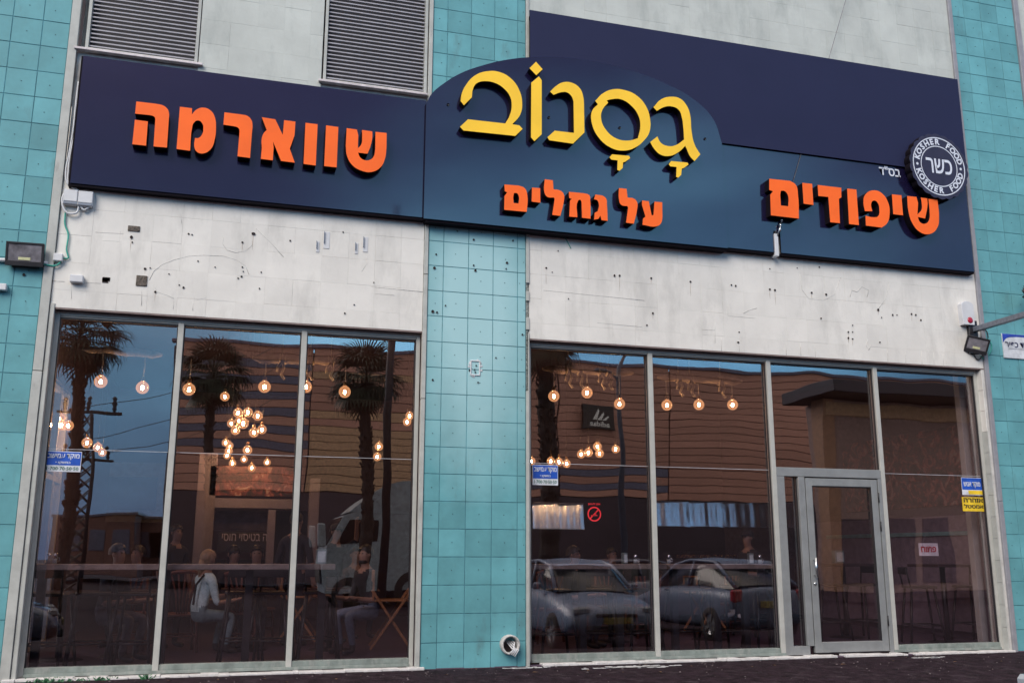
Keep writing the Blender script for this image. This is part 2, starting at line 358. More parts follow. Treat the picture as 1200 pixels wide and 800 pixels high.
# white painted walls: a backing with one plate per cladding tile, joints almost filled with paint
def white_wall(x0, x1, z0, z1, xo, m_, holes=()):
    part = MB().box(x0, x1, .004, .30, z0, z1).build('painted_wall', JOINT, B)
    xs = sorted({x0, x1, *[xo+.3*k for k in range(-40, 60) if x0+.04 < xo+.3*k < x1-.04]})
    zs = sorted({z0, z1, *[.27+.3*k for k in range(0, 40) if z0+.04 < .27+.3*k < z1-.04]})
    for a, b in zip(zs, zs[1:]):
        for c, d in zip(xs, xs[1:]):
            gp_ = random.choice((.0, .0, .0001, .0007)); key = ('w', round(d-c, 3), round(b-a, 3), m_.name, gp_)
            if key not in _tc:
                q = MB(); wd, ht = d-c, b-a; q.bbox(-wd/2+.0001+gp_, wd/2-.0001-gp_, 0, .012, -ht/2+.0001+gp_, ht/2-.0001-gp_, .0004+gp_); _tc[key] = q.mesh('tile', m_)
            obj('tile', _tc[key], part, ((c+d)/2, random.uniform(-.0009, .0009), (a+b)/2), (random.uniform(-.0016, .0016), 0, random.uniform(-.0016, .0016)))
    return part
wl = white_wall(-4.13, -.236, 3.68, 5.3, -4.1, WHITE)
wr = white_wall(1.045, 7.503, 3.68, 5.3, 1.2, WHITE)
white_wall(-2.87, -1.50, 6.48, 9.0, -2.85, WHITEUP)
white_wall(1.045, 7.503, 6.6, 10.2, 1.2, WHITEUP)
white_wall(8.81, 12.0, 0, 10.4, 8.9, WHITEUP)
m = MB(); m.box(-4.13, -.236, .03, .3, 5.3, 6.57); m.box(1.045, 7.503, .03, .3, 5.3, 6.6); m.box(-4.13, -2.87, .20, .3, 6.57, 9); m.box(-1.5, -.236, .20, .3, 6.57, 9); m.build('hidden_masonry', JOINT, B)
m = MB(); m.box(-9, 14, .31, 9.3, 10.0, 10.3); m.box(-9, -5.71, 0, .3, 0, 10); m.box(-5.7, -4.2, .30, .4, 0, 10); m.box(7.51, 12, .30, .4, 0, 10)
m.build('building_shell', mat('shell_render', (.07, .055, .07), .8), B)
# lintel soffits
m = MB(); m.box(-4.13, -.236, .0, .30, 3.662, 3.6785); m.box(1.045, 7.503, .0, .30, 3.662, 3.6785); m.build('lintel_soffit', SOFFIT, B)

# drill holes, rusty anchors and paint scars on the white wall (measured one by one)
holes = [(462/3, 300/3+0), ]
H1 = [(154, 278, 2), (155, 284, 1), (297, 274, 3), (221, 274, 1.4), (225, 275, 1.2), (340, 282, 1.3), (284, 284, 1.6), (170, 315, 1.8), (176, 314, 1), (198, 321, 1), (182, 342, 1.6), (210, 334, 1), (215, 337, 1.5),
      (232, 306, 1), (252, 313, 1), (284, 313, 1.2), (283, 324, 1.6), (279, 326, 1.2), (285, 318, 1), (306, 319, 1), (304, 338, 1), (402, 272, 1), (438, 331, 1), (415, 357, 1.2), (404, 367, 1.3),
      (636, 272, 1.6), (657, 273, 1.4), (654, 294, 1), (640, 314, 1.6), (647, 319, 1), (720, 323, 1.7), (726, 323, 1.7), (763, 326, 1.7), (768, 287, 1), (765, 367, 1.6), (758, 381, 1.2), (666, 350, 1),
      (809, 330, 1.8), (857, 334, 1.5), (862, 335, 1.5), (902, 339, 1.8), (908, 340, 1.8), (951, 343, 1.8), (968, 345, 2), (962, 373, 1.4), (999, 381, 1.2), (999, 389, 1.1), (994, 396, 1.6), (999, 397, 1.6), (994, 389, 1.6),
      (1029, 363, 2.1), (1046, 369, 1.5), (1051, 369, 1.3), (1068, 368, 1.6), (1073, 369, 1.6), (1079, 375, 1.5), (1031, 401, 1.4), (865, 401, 2), (866, 389, 1.2), (1033, 372, 1), (960, 313, 1.2), (934, 314, 1), (902, 315, 1)]
m = MB()
for x, y, s_ in H1:
    p = at(x, y, -.003); r_ = s_*.0075
    m.lathe([(0, 0), (r_, 0), (r_, .006)], 7, 0, Matrix.Translation((p.x, -.0035, p.z)) @ Matrix.Rotation(R(90), 4, 'X') @ Matrix.Diagonal((1, random.uniform(.7, 1.3), 1, 1)))
o = m.build('drill_holes', mat('hole_dark', (.03, .02, .022), .9), B); o['kind'] = 'stuff'
CH1 = [(589.5/4.444+480-112, 0)]
m = MB()
for x, y, s_ in [(509, 262, 1.5), (555, 281, 1.6), (509, 314, 2.2), (557, 317, 2), (555, 311, 1.4), (594, 308, 2), (593, 315, 1.2), (507, 365, 2.4), (512, 366, 1.6), (550, 434, 1.3), (507, 445, 1.6), (560, 448, 1.3), (601, 282, 1.4), (522, 358, 1.2), (612, 392, 1.4), (581, 419, 1.1), (511, 298, 1.3), (536, 271, .9), (28, 322, 2), (1177, 0, 1)]:
    p = at(x, y, -.003); r_ = s_*.0075
    m.lathe([(0, 0), (r_, 0), (r_, .006)], 7, 0, Matrix.Translation((p.x, -.0055, p.z)) @ Matrix.Rotation(R(90), 4, 'X'))
o = m.build('drill_holes', MATS['hole_dark'], B); o['kind'] = 'stuff'
SCAR = mat('paint_scar', (.55, .54, .52), .85, ngain=.3, nscale=30)
m = MB()
def scar(pts, r_=.0018):
    q = [at(x, y, -.0005) for x, y in pts]; m.tube(q, [r_*random.uniform(.9, 1.9) for _ in q], 5, 0)
scar([(175, 328), (180, 318), (190, 310), (205, 304), (222, 300), (240, 299), (262, 300), (278, 305), (288, 312), (292, 322)])
scar([(262, 278), (261, 286), (266, 293), (276, 296), (288, 294), (295, 288), (294, 276)])
scar([(300, 268), (318, 285), (332, 301)], .0016); scar([(181, 335), (184, 342), (196, 346), (204, 350)], .0014); scar([(227, 345), (228, 352), (242, 349)], .0014)
scar([(937, 320), (940, 340), (948, 350), (965, 352), (978, 345), (985, 325)]); scar([(996, 348), (998, 340), (1004, 342), (1010, 336), (1018, 340), (1016, 348)], .003)
scar([(1043, 330), (1038, 350), (1030, 361)], .003); scar([(871, 367), (879, 363), (887, 361)], .003); scar([(853, 358), (853, 370), (885, 373)], .0016); scar([(838, 378), (838, 402)], .0018); scar([(822, 386), (838, 387)], .0016)
scar([(1017, 398), (1015, 405), (1018, 410), (1021, 404)], .0028); scar([(435, 336), (497, 342)], .0016); scar([(637, 340), (755, 352)], .0016); scar([(700, 378), (752, 383)], .0014)
scar([(430, 300), (430, 309), (424, 318)], .0018); scar([(62, 329), (76, 330)], .003); scar([(97, 331), (118, 332)], .0025); scar([(83, 331), (84, 350)], .002); scar([(166, 338), (166, 358)], .0025); scar([(203, 352), (203, 362)], .002); scar([(226, 354), (226, 364)], .002)
scar([(440, 344), (462, 346)], .0014); scar([(120, 282), (140, 283), (141, 271)], .0014); scar([(112, 272), (145, 274)], .0014); scar([(200, 230), (212, 252), (213, 262)], .0014)
for x in (845, 866, 921, 938, 955, 1040, 1061, 1080, 1094, 1105): scar([(x, 395+(x-845)*.07), (x+.6, 412+(x-845)*.07)], .0015)
o = m.build('paint_scars', SCAR, B); o['kind'] = 'stuff'
# rusty anchor plates and the missing patches
RUST = mat('rusty_plate', (.12, .10, .085), .85, ngain=.7, nscale=60, bump=1., bscale=90, bdist=.01)
for (x, y, wd, ht) in [(157, 268, .12, .06), (166, 329, .11, .115)]:
    p = at(x, y, -.004); o = MB().bbox(p.x-wd/2, p.x+wd/2, -.012, .004, p.z-ht/2, p.z+ht/2, .003).build('anchor_plate', RUST, B)
p = at(124, 329, -.004); m = MB()
for i in range(7): m.bbox(p.x-.05+random.random()*.06, p.x+.0+random.random()*.04, -.006, .002, p.z-.03+random.random()*.04, p.z+.0+random.random()*.04, .002)
m.build('broken_patch', MATS['hole_dark'], B)
p = at(557, 431, -.006); m = MB(); m.bbox(p.x-.06, p.x+.06, -.012, .004, p.z-.09, p.z-.075); m.bbox(p.x-.06, p.x+.06, -.012, .004, p.z+.075, p.z+.09); m.bbox(p.x-.06, p.x-.045, -.012, .004, p.z-.0745, p.z+.0745); m.bbox(p.x+.045, p.x+.06, -.012, .004, p.z-.0745, p.z+.0745)
for i in range(12):
    a = random.random()*6.28; m.bbox(p.x+math.cos(a)*.075-.012, p.x+math.cos(a)*.075+.012, -.007, .002, p.z+math.sin(a)*.10-.012, p.z+math.sin(a)*.10+.01, .002)
for dx, dz in ((.01, .03), (-.01, -.02), (.0, -.05)): m.bbox(p.x+dx-.008, p.x+dx+.008, -.014, -.002, p.z+dz-.008, p.z+dz+.008, .002, mi=1)
m.build('wall_socket_outline', [MATS['white_plastic'], PIN], B)

# louvres
def louvre(x0, x1, z0, z1):
    a = MB(); a.bbox(x0, x0+.035, -.0, .10, z0, z1, .003); a.bbox(x1-.035, x1, -.0, .10, z0, z1, .003); a.bbox(x0+.036, x1-.036, .0, .10, z0, z0+.03, .003); a.box(x0+.002, x1-.002, .12, .14, z0, z1, 1)
    o = a.build('louvre', [TRIM, GASKET], B)
    M = Matrix.Rotation(R(-38), 4, 'X'); wd = x1-x0-.074
    s_ = MB().bbox(-wd/2, wd/2, -.006, .004, -.0085, .0085, .002).mesh('slat', mat('louvre_slat', (.36, .35, .39), .5, ngain=.12))
    n = int((z1-z0-.05)/.05)
    for k in range(n): obj('slat', s_, o, ((x0+x1)/2, .03+(.006 if k == 17 else 0), z0+.06+.05*k), (0, R(.35) if k in (17, 18) else 0, 0))
louvre(-4.06, -2.88, 6.60, 8.9); louvre(-1.48, -.245, 6.60, 8.9)
m = MB(); m.bbox(-4.16, -2.82, -.05, .02, 6.570, 6.598, .004); m.build('sill_strip', mat('sill_white', (.62, .56, .58), .5), B)
m = MB(); m.bbox(-1.53, -.24, -.05, .02, 6.570, 6.598, .004); m.build('sill_strip', MATS['sill_white'], B)

# ------------------------------------------------------------------ windows
def window(x0, x1, z0, z1, mull, joint_z, doorspan=None):
    Yf = .085
    wdw = MB()
    wdw.bbox(x0, x0+.045, Yf, Yf+.09, z0, z1, .003); wdw.bbox(x1-.045, x1, Yf, Yf+.09, z0, z1, .003)
    wdw.bbox(x0+.046, x1-.046, Yf, Yf+.09, z1-.045, z1, .003)
    segs = [(x0+.046, x1-.046)] if not doorspan else [(x0+.046, doorspan[0]), (doorspan[1], x1-.046)]
    low = MB()
    for a, b in segs:
        low.bbox(a, b, Yf, Yf+.09, z0+.0, z0+.085, .003); low.bbox(a, b, Yf-.02, Yf-.001, z0, z0+.03, .003)
    wdw.bbox(x0+.05, x1-.05, Yf+.012, Yf+.06, z1-.06, z1-.046, .002)
    # inner stepped bead
    o = wdw.build('window', ALU, B)
    low.build('bottom_rail', mat('dark_bottom_rail', (.20, .235, .22), .6, ngain=.25, nscale=9, wear=((.36, .36, .34), 11, .5, .8)), o)  # bottom rails toned darker than the frame above, with paler noise patches
    for mx_ in mull:
        MB().bbox(mx_-.030, mx_+.030, Yf-.012, Yf+.085, z0+.001, z1-.048, .004).build('mullion', ALU, o)
    e = [x0+.045] + list(mull) + [x1-.045]
    gk = MB()
    for i, (a, b) in enumerate(zip(e, e[1:])):
        a += .030 if i else 0; b -= .030 if i < len(e)-2 else 0
        for u0, u1, v0, v1 in ((a, a+.010, z0+.085, z1-.06), (b-.010, b, z0+.085, z1-.06), (a+.0102, b-.0102, z1-.078, z1-.0603)):
            gk.box(u0, u1, Yf+.02, Yf+.045, v0, v1)
        lo_ = z0+.085
        if doorspan and abs((a+b)/2-(doorspan[0]+doorspan[1])/2) < .5: lo_ = 2.27
        top = z1-.06
        if lo_ < 2.:
            MB().box(a+.0, b-.0, GY, GY+.008, lo_, joint_z-.002).build('pane', GLASS, o)
            MB().box(a+.0, b-.0, GY+.0005, GY+.0085, joint_z+.003, top).build('pane', GLASS, o)
            MB().box(a+.011, b-.011, GY-.002, GY+.01, joint_z-.0019, joint_z+.0029).build('silicone_joint', mat('silicone', (.5, .5, .55), .4), o)
        else: MB().box(a, b, GY, GY+.008, lo_, top).build('pane', GLASS, o)
    gk.build('gasket', GASKET, o)
    return o
JZ = 2.235
win_l = window(-4.085, -.236, .03, 3.66, [-2.84, -1.54], JZ)
win_r = window(1.045, 7.452, .03, 3.66, [2.62, 4.25, 5.83], JZ, (4.28, 5.80))
# white mortar line along the base
m = MB(); x = -4.2
while x < 7.5:
    w_ = random.uniform(.05, .22)
    if not (-.24 < x < 1.0) and not (4.5 < x < 5.9 and random.random() < .3):
        m.bbox(x, x+w_*1.02, -.035-random.random()*.035, .10, -.002, .020+random.random()*.012, .005)
    elif random.random() < .3: m.bbox(x, x+w_*.5, -.03-random.random()*.02, .01, -.002, .006+random.random()*.006, .003)
    x += w_
o = m.build('mortar_line', MORTAR, B); o['kind'] = 'stuff'
# the door set
dx0, dx1 = 4.31, 5.795
Yd = .07
m = MB(); m.bbox(dx0-.03, dx1+.0, Yd, Yd+.09, 2.16, 2.27, .003); m.bbox(dx0-.03, dx0+.075, Yd, Yd+.09, .03, 2.158, .003); m.bbox(dx0+.076, dx0+.30, Yd+.001, Yd+.088, .03, .13, .003)
m.bbox(dx0+.27, dx0+.36, Yd, Yd+.09, .131, 2.158, .003); m.bbox(dx1-.055, dx1, Yd, Yd+.09, .03, 2.158, .003)
df = m.build('door_frame', ALUD, B)
MB().box(dx0+.076, dx0+.269, GY, GY+.008, .131, 2.158).build('pane', GLASS, df)
MB().box(dx0+.076, dx0+.084, GY-.03, GY-.005, .132, 2.157).box(dx0+.261, dx0+.269, GY-.03, GY-.005, .132, 2.157).build('gasket', GASKET, df)
a, b = dx0+.375, dx1-.068
m = MB(); m.bbox(a, a+.09, Yd+.005, Yd+.07, .05, 2.145, .003); m.bbox(b-.09, b, Yd+.005, Yd+.07, .05, 2.145, .003); m.bbox(a+.0905, b-.0905, Yd+.005, Yd+.07, 2.05, 2.145, .003); m.bbox(a+.0905, b-.0905, Yd+.005, Yd+.07, .05, .17, .003)
door = m.build('door', ALUD, B)
MB().box(a+.091, b-.091, GY-.02, GY-.012, .171, 2.049).build('pane', GLASS, door)
MB().box(a+.091, a+.099, Yd+.01, Yd+.05, .171, 2.049).box(b-.099, b-.091, Yd+.01, Yd+.05, .171, 2.049).box(a+.1, b-.1, Yd+.01, Yd+.05, 2.040, 2.049).build('gasket', GASKET, door)
m = MB(); hx = a+.045
m.tube([(hx, Yd-.045, .93), (hx, Yd-.045, 1.17)], .014, 10); m.tube([(hx, Yd+.01, .96), (hx, Yd-.045, .96)], .009, 8); m.tube([(hx, Yd+.01, 1.14), (hx, Yd-.045, 1.14)], .009, 8); m.lathe([(0, 0), (.018, 0), (.018, .012), (.0, .014)], 12, 0, Matrix.Translation((hx, Yd+.006, .86)) @ Matrix.Rotation(R(90), 4, 'X'))
m.build('handle', mat('polished_steel', (.62, .64, .66), .2, metal=.9, ngain=.05), door)
for z in (.35, 1.5, 1.86): MB().tube([(b+.004, Yd-.004, z), (b+.004, Yd-.004, z+.12)], .008, 8).build('hinge', DARKMETAL, door)
# dark gap round the leaf
MB().box(a-.0135, a-.001, Yd+.04, Yd+.06, .05, 2.155).box(b+.001, b+.0125, Yd+.04, Yd+.06, .05, 2.155).box(a-.0, b, Yd+.04, Yd+.06, 2.146, 2.157).box(a, b, Yd+.03, Yd+.06, .035, .049).build('seal', GASKET, df)

# thin grey rod light inside pane beside the door and the pale post by the right jamb
# ------------------------------------------------------------------ the restaurant sign
S = thing('restaurant_sign', 'long navy blue sign board with orange and yellow raised letters across the shop front', 'sign', (0, 0, 0))
YB, YC = -.10, -.15
c_ = 'c'
def zx(x, y, Y=YB): p = at(x, y, Y); return p.x, p.z
zb = (zx(300, 235)[1] + zx(1000, 305)[1])/2; zt = zx(300, 92)[1]
xl0 = zx(90, 140)[0]; xs1 = zx(498.5, 190)[0]; xs2 = zx(848, 230)[0]; xr1 = zx(1136, 260)[0]
def flat(name, pts, yf, th, mats, parent=S): return shape(name, [pts], yf, th, mats, parent)
flat('sign_panel', [(xl0, zb), (xs1-.002, zb), (xs1-.002, zt), (xl0, zt)], YB, .025, [NAVY, BLACKRET])
# centre panel with the arched top
arc_px = [(499.5, 121), (506, 110), (520, 98), (540, 86), (565, 77), (595, 70), (630, 67), (665, 68), (700, 73), (740, 83), (780, 98), (815, 118), (836, 140), (846, 168)]
arc = [zx(x, y, YC) for x, y in arc_px]; zbc = zx(560, 262, YC)[1]
flat('arched_sign_panel', [(arc[0][0], zbc)] + [arc[0]] + [(a_, b_, 'c') for a_, b_ in arc[1:-1]] + [arc[-1], (arc[-1][0]+.015, zbc)], YC, .035, [NAVY, BLACKRET])
nx0, nx1 = zx(907, 285)[0], zx(915, 285)[0]; nz = zx(911, 271)[1]; zt2 = zx(1000, 184)[1]
flat('sign_panel', [(arc[-1][0]-.3, zb), (nx0, zb), (nx0, nz), (nx1, nz), (nx1, zb), (xr1, zb), (xr1, zt2), (arc[-1][0]-.3, zt2)], YB, .025, [NAVY, BLACKRET])
p0 = zx(621, 13, -.13); p1 = zx(1122, 92, -.13)
flat('upper_sign_panel', [(p0[0], zt2-.06), (p1[0], zt2-.06), (p1[0], (p0[1]+p1[1])/2), (p0[0], (p0[1]+p1[1])/2)], -.129, .018, [NAVYUP, BLACKRET])
m = MB(); m.box(xl0, xs1, YB+.012, .0, zb-.028, zb-.001); m.box(xs1+.01, xs2-.01, YC+.02, .0, zbc-.028, zbc-.001); m.box(xs2, nx0, YB+.012, .0, zb-.028, zb-.001); m.box(nx1, xr1, YB+.012, .0, zb-.028, zb-.001)
m.box(xl0-.02, xl0-.001, YB+.012, .0, zb-.028, zt); m.box(xl0+.1, xs1, YB+.03, .0, zt-.03, zt-.004); m.box(xr1-.03, xr1-.002, -.07, .0, zb, p0[1]-.02); m.box(p0[0]+.02, p1[0]-.03, -.10, .0, p0[1]-.05, p0[1]-.02)
m.build('sign_frame', BLACKRET, S)
m = MB()
for x, y in [(525, 123), (643, 138), (726, 150), (826, 163)]:
    p = at(x, y, YC-.002); m.lathe([(0, 0), (.016, 0), (.016, .01)], 8, 0, Matrix.Translation((p.x, YC-.004, p.z)) @ Matrix.Rotation(R(90), 4, 'X'))
m.build('cable_hole', GASKET, S)

def letters(px, yf, depth, face, glyphs):
    for loops in glyphs:
        if not isinstance(loops[0], list): loops = [loops]
        o = shape('letter', loops, yf, depth, [face, BLACKRET], S, px=px)
letters((140, 100, 6.667), -.22, .12, ORANGE, [
 [(132, 127), (285, 145), (340, 158, c_), (375, 185, c_), (388, 225, c_), (386, 260), (371, 487), (266, 478), (280, 270), (276, 250, c_), (262, 240, c_), (240, 234), (122, 222)],
 [(120, 270), (222, 283), (208, 472), (100, 461)],
 [(472, 168), (567, 180), (566, 228), (600, 192, c_), (655, 175, c_), (715, 200, c_), (745, 250, c_), (754, 330, c_), (745, 420, c_), (712, 500, c_), (650, 533, c_), (605, 520, c_), (585, 480, c_), (590, 412), (615, 413, c_), (645, 385, c_), (655, 340, c_), (648, 300, c_), (615, 275, c_), (580, 295, c_), (568, 330, c_), (552, 512), (446, 498)],
 [(820, 212), (950, 228), (1000, 240, c_), (1030, 270, c_), (1040, 320, c_), (1036, 360), (1020, 568), (922, 555), (938, 365), (934, 340, c_), (915, 326, c_), (890, 320), (812, 308)]])
letters((310, 120, 7.5), -.22, .12, ORANGE, [
 [(-24, 131), (95, 150), (160, 287), (172, 157), (272, 170), (264, 290), (222, 408), (266, 530), (145, 515), (75, 345), (80, 400), (72, 510), (-32, 497), (-24, 400), (-25, 320, c_), (-5, 268, c_), (19, 244)],
 [(360, 180), (467, 193), (450, 555), (343, 541)], [(541, 203), (649, 217), (634, 572), (524, 560)],
 [(722, 227), (812, 240), (824, 290), (820, 405), (850, 370, c_), (858, 300, c_), (856, 243), (947, 256), (947, 310, c_), (930, 390, c_), (905, 452), (822, 442), (838, 480, c_), (870, 505, c_), (920, 508, c_), (958, 478, c_), (973, 410), (975, 260), (1074, 270), (1072, 400), (1060, 490, c_), (1020, 570, c_), (940, 612, c_), (850, 600, c_), (770, 550, c_), (725, 470, c_), (714, 380)]])
letters((530, 60, 5.714), -.255, .105, YELLOW, [
 [(78, 363), (56, 335), (62, 290, c_), (90, 230, c_), (150, 165, c_), (230, 136, c_), (320, 142, c_), (400, 190, c_), (450, 265, c_), (468, 345, c_), (455, 425, c_), (402, 490), (450, 498), (471, 521), (422, 568), (75, 532), (52, 507), (105, 457), (355, 485), (385, 430, c_), (398, 360, c_), (385, 300, c_), (345, 250, c_), (290, 215, c_), (220, 202, c_), (165, 215, c_), (140, 250, c_), (131, 310)],
 [(561, 72), (605, 122), (562, 162), (517, 115)], [(580, 170), (599, 195), (599, 557), (550, 603), (527, 578), (529, 212)],
 [(655, 272), (690, 238, c_), (740, 210, c_), (800, 212, c_), (855, 250, c_), (878, 310, c_), (882, 350), (885, 545), (808, 620), (650, 597), (637, 577), (686, 533), (815, 548), (812, 340), (800, 305, c_), (770, 278, c_), (735, 275, c_), (678, 293)]])
letters((680, 80, 5.7125), -.255, .105, YELLOW, [
 [[(100, 220), (150, 170, c_), (220, 142, c_), (300, 148, c_), (380, 185, c_), (440, 255, c_), (468, 345, c_), (462, 430, c_), (430, 480, c_), (370, 530, c_), (290, 552, c_), (200, 530, c_), (120, 460, c_), (78, 370, c_), (78, 290, c_), (118, 242)],
  [(186, 232), (178, 216), (205, 209, c_), (270, 208, c_), (340, 250, c_), (390, 320, c_), (402, 390, c_), (385, 470), (320, 485, c_), (240, 470, c_), (170, 410, c_), (140, 340, c_), (148, 280, c_)]],
 [(213, 577), (327, 587), (334, 603), (300, 627), (287, 630), (284, 668), (262, 687), (248, 680), (250, 617), (208, 612), (196, 597)],
 [(490, 262), (540, 210, c_), (600, 192, c_), (670, 205, c_), (715, 255, c_), (735, 310, c_), (745, 420, c_), (765, 510, c_), (804, 577), (765, 622), (735, 590, c_), (712, 540, c_), (703, 520), (660, 560, c_), (600, 587, c_), (540, 580, c_), (495, 540, c_), (468, 495), (516, 457), (540, 500, c_), (590, 522, c_), (640, 515, c_), (695, 478), (690, 400, c_), (680, 330, c_), (660, 280, c_), (620, 258, c_), (570, 258, c_), (512, 286)],
 [(608, 622), (718, 632), (725, 645), (693, 668), (680, 672), (675, 715), (655, 733), (642, 727), (645, 661), (603, 657), (592, 643)]])
letters((580, 200, 5.714), -.255, .105, ORANGE, [
 [[(63, 93), (160, 100), (200, 118, c_), (217, 165, c_), (213, 276), (62, 262), (64, 170), (82, 145), (66, 138)], [(127, 150), (148, 152, c_), (160, 172, c_), (158, 220), (125, 217), (122, 180)]],
 [(248, 113), (303, 118), (304, 215), (246, 207)],
 [(333, 58), (388, 65), (392, 125), (440, 135, c_), (462, 160, c_), (462, 200, c_), (438, 303), (384, 296), (400, 190), (395, 180), (350, 175, c_), (333, 150, c_)],
 [(495, 142), (600, 152), (632, 165, c_), (638, 200, c_), (640, 322), (583, 315), (580, 210), (570, 195, c_), (555, 205, c_), (552, 312), (498, 307), (503, 200), (515, 190), (497, 183)],
 [(672, 160), (722, 167), (745, 187, c_), (750, 230, c_), (755, 336), (714, 331), (706, 300), (694, 322), (664, 328), (668, 282), (688, 272), (697, 240), (694, 215, c_), (684, 198, c_), (664, 192)],
 [(830, 117), (882, 122), (888, 180), (935, 190, c_), (953, 215, c_), (952, 260, c_), (930, 355), (878, 348), (892, 250), (888, 238), (845, 228, c_), (832, 200, c_)],
 [(985, 200), (1030, 205), (1050, 300), (1062, 296), (1068, 208), (1120, 212), (1122, 310), (1112, 352, c_), (1080, 373, c_), (988, 362), (992, 320), (1008, 308), (985, 230)]])
letters((880, 190, 5.217), -.215, .115, ORANGE, [
 [[(112, 102), (240, 115), (275, 140, c_), (288, 200, c_), (293, 345), (122, 325), (118, 200), (135, 178), (112, 170)], [(183, 175), (205, 177, c_), (225, 200, c_), (228, 270), (183, 265), (179, 200)]],
 [(314, 127), (374, 133), (382, 262), (322, 254)], [(408, 140), (552, 157), (553, 215), (538, 225), (544, 373), (485, 367), (473, 213), (412, 207)], [(588, 162), (645, 168), (660, 385), (600, 378)],
 [(697, 300), (688, 250, c_), (695, 205, c_), (745, 173, c_), (800, 190, c_), (840, 250, c_), (848, 310, c_), (835, 370, c_), (800, 400), (703, 388), (700, 328), (750, 337, c_), (778, 330, c_), (785, 290, c_), (772, 245, c_), (750, 235, c_), (735, 255, c_), (742, 300)],
 [(862, 197), (920, 203), (930, 325), (870, 318)],
 [(955, 207), (1012, 213), (1022, 250), (1018, 320), (1043, 290, c_), (1044, 250, c_), (1038, 217), (1078, 222), (1080, 260, c_), (1065, 345), (1020, 335), (1035, 368, c_), (1068, 376, c_), (1090, 350, c_), (1092, 290), (1085, 225), (1140, 230), (1150, 330, c_), (1140, 400, c_), (1090, 440, c_), (1030, 425, c_), (985, 370, c_), (963, 300, c_)]])
a, b = at(1030, 198, YB-.003), at(1055, 204, YB-.003)
text('printed_word', 'בס"ד', .2, ((a.x+b.x)/2, YB-.004, (a.z+b.z)/2), WPRINT, S, bold=.004, fit=(b.x-a.x, .135))
# round kosher seal, standing well off the board
YS = -.25
cs = at(1100.5, 195, YS); rr_ = (at(1131, 199, YS).x-at(1069.5, 191, YS).x)/2
nsc = 22; prof = []
for i in range(nsc*8):
    t = 2*math.pi*i/(nsc*8); r_ = rr_*1.075 + rr_*.045*abs(math.sin(nsc*t/2)); prof.append((cs.x+r_*math.cos(t), cs.z+r_*math.sin(t)))
seal = shape('kosher_seal', [prof], YS, .11, [mat('navy_seal_face', (.022, .020, .050), .5), BLACKRET], S)
m = MB()
for r0, r1 in ((.955, .99), (.665, .695)):
    n = 64; vs = []; 
    for i in range(n):
        t = 2*math.pi*i/n
        for r_ in (r0, r1): vs.append((cs.x+rr_*r_*math.cos(t), YS-.002, cs.z+rr_*r_*math.sin(t)))
    m.add(vs, [(2*i, (2*i+1), (2*i+3) % (2*n), (2*i+2) % (2*n)) for i in range(n)])
m.build('ring_print', WPRINT, seal)
text('printed_word', 'כשר', .3, (cs.x, YS-.002, cs.z), WPRINT, seal, bold=.004, fit=(rr_*.98, rr_*.50))
def arc_text(word, a0, a1, r_, flip):
    """letters set round the ring, feet towards the centre (flip: feet outward)"""
    big = bpy.data.meshes.new('t'); vs = []; fs = []
    n = len(word)
    for i, ch in enumerate(word):
        if ch == ' ': continue
        me = textmesh(ch, rr_*.27, .0045, .0005)
        t = a0 + (a1-a0)*i/(n-1)
        rot = t-math.pi/2 if not flip else t+math.pi/2
        M = Matrix.Translation((cs.x+r_*math.cos(t), cs.z+r_*math.sin(t), 0)) @ Matrix.Rotation(rot, 4, 'Z')
        q = MB(); q.add([(lambda q: (q.x, YS-.002-q.z, q.y))(M @ v.co) for v in me.vertices], [tuple(p.vertices) for p in me.polygons]); q.build('printed_letter', WPRINT, seal)
arc_text('KOSHER FOOD', R(163), R(17), rr_*.825, False)
arc_text('KOSHER FOOD', R(197), R(343), rr_*.825, True)
for s_ in (-1, 1):
    m = MB(); vs = []
    for i in range(16): r_ = rr_*(.055 if i % 2 == 0 else .034); vs.append((cs.x+s_*rr_*.825+r_*math.cos(i*math.pi/8), YS-.002, cs.z+r_*math.sin(i*math.pi/8)))
    m.add(vs, [tuple(range(16))]); m.build('star_print', WPRINT, seal)

# stay wire, turnbuckle and the stick in the notch
Wt = thing('stay_wire', 'thin dark stay wire running down over the sign to a white stick', 'wire', (0, 0, 0))
p0_, p1_ = at(997, -20, -.108), at(913.5, 268, -.108)
MB().tube([p0_, p0_.lerp(p1_, .5), p1_], .0045, 6).build('cable', mat('wire_grey', (.16, .16, .18), .5), Wt)
m = MB()
for k, (x, y) in enumerate([(916, 258), (914.5, 264), (914, 269)]):
    p = at(x, y, -.135); m.lathe([(0, -.03), (.012, -.022), (.02, 0), (.012, .022), (0, .03)], 8, 0, Matrix.Translation(p))
p = at(914, 268, -.14); q_ = at(911, 276, -.13); m.tube([at(917, 255, -.135), p, q_], .008, 6)
m.build('turnbuckle', MATS['polished_steel'], Wt)
a = at(911, 300, -.12); b = at(911, 274, -.12)
MB().bbox(a.x-.026, a.x+.026, -.125, -.01, a.z-.0, b.z, .004).build('stick', PLASTW, Wt)
MB().bbox(b.x-.035, b.x+.035, -.13, -.09, b.z+.001, b.z+.03, .004).build('bracket', DARKMETAL, Wt)

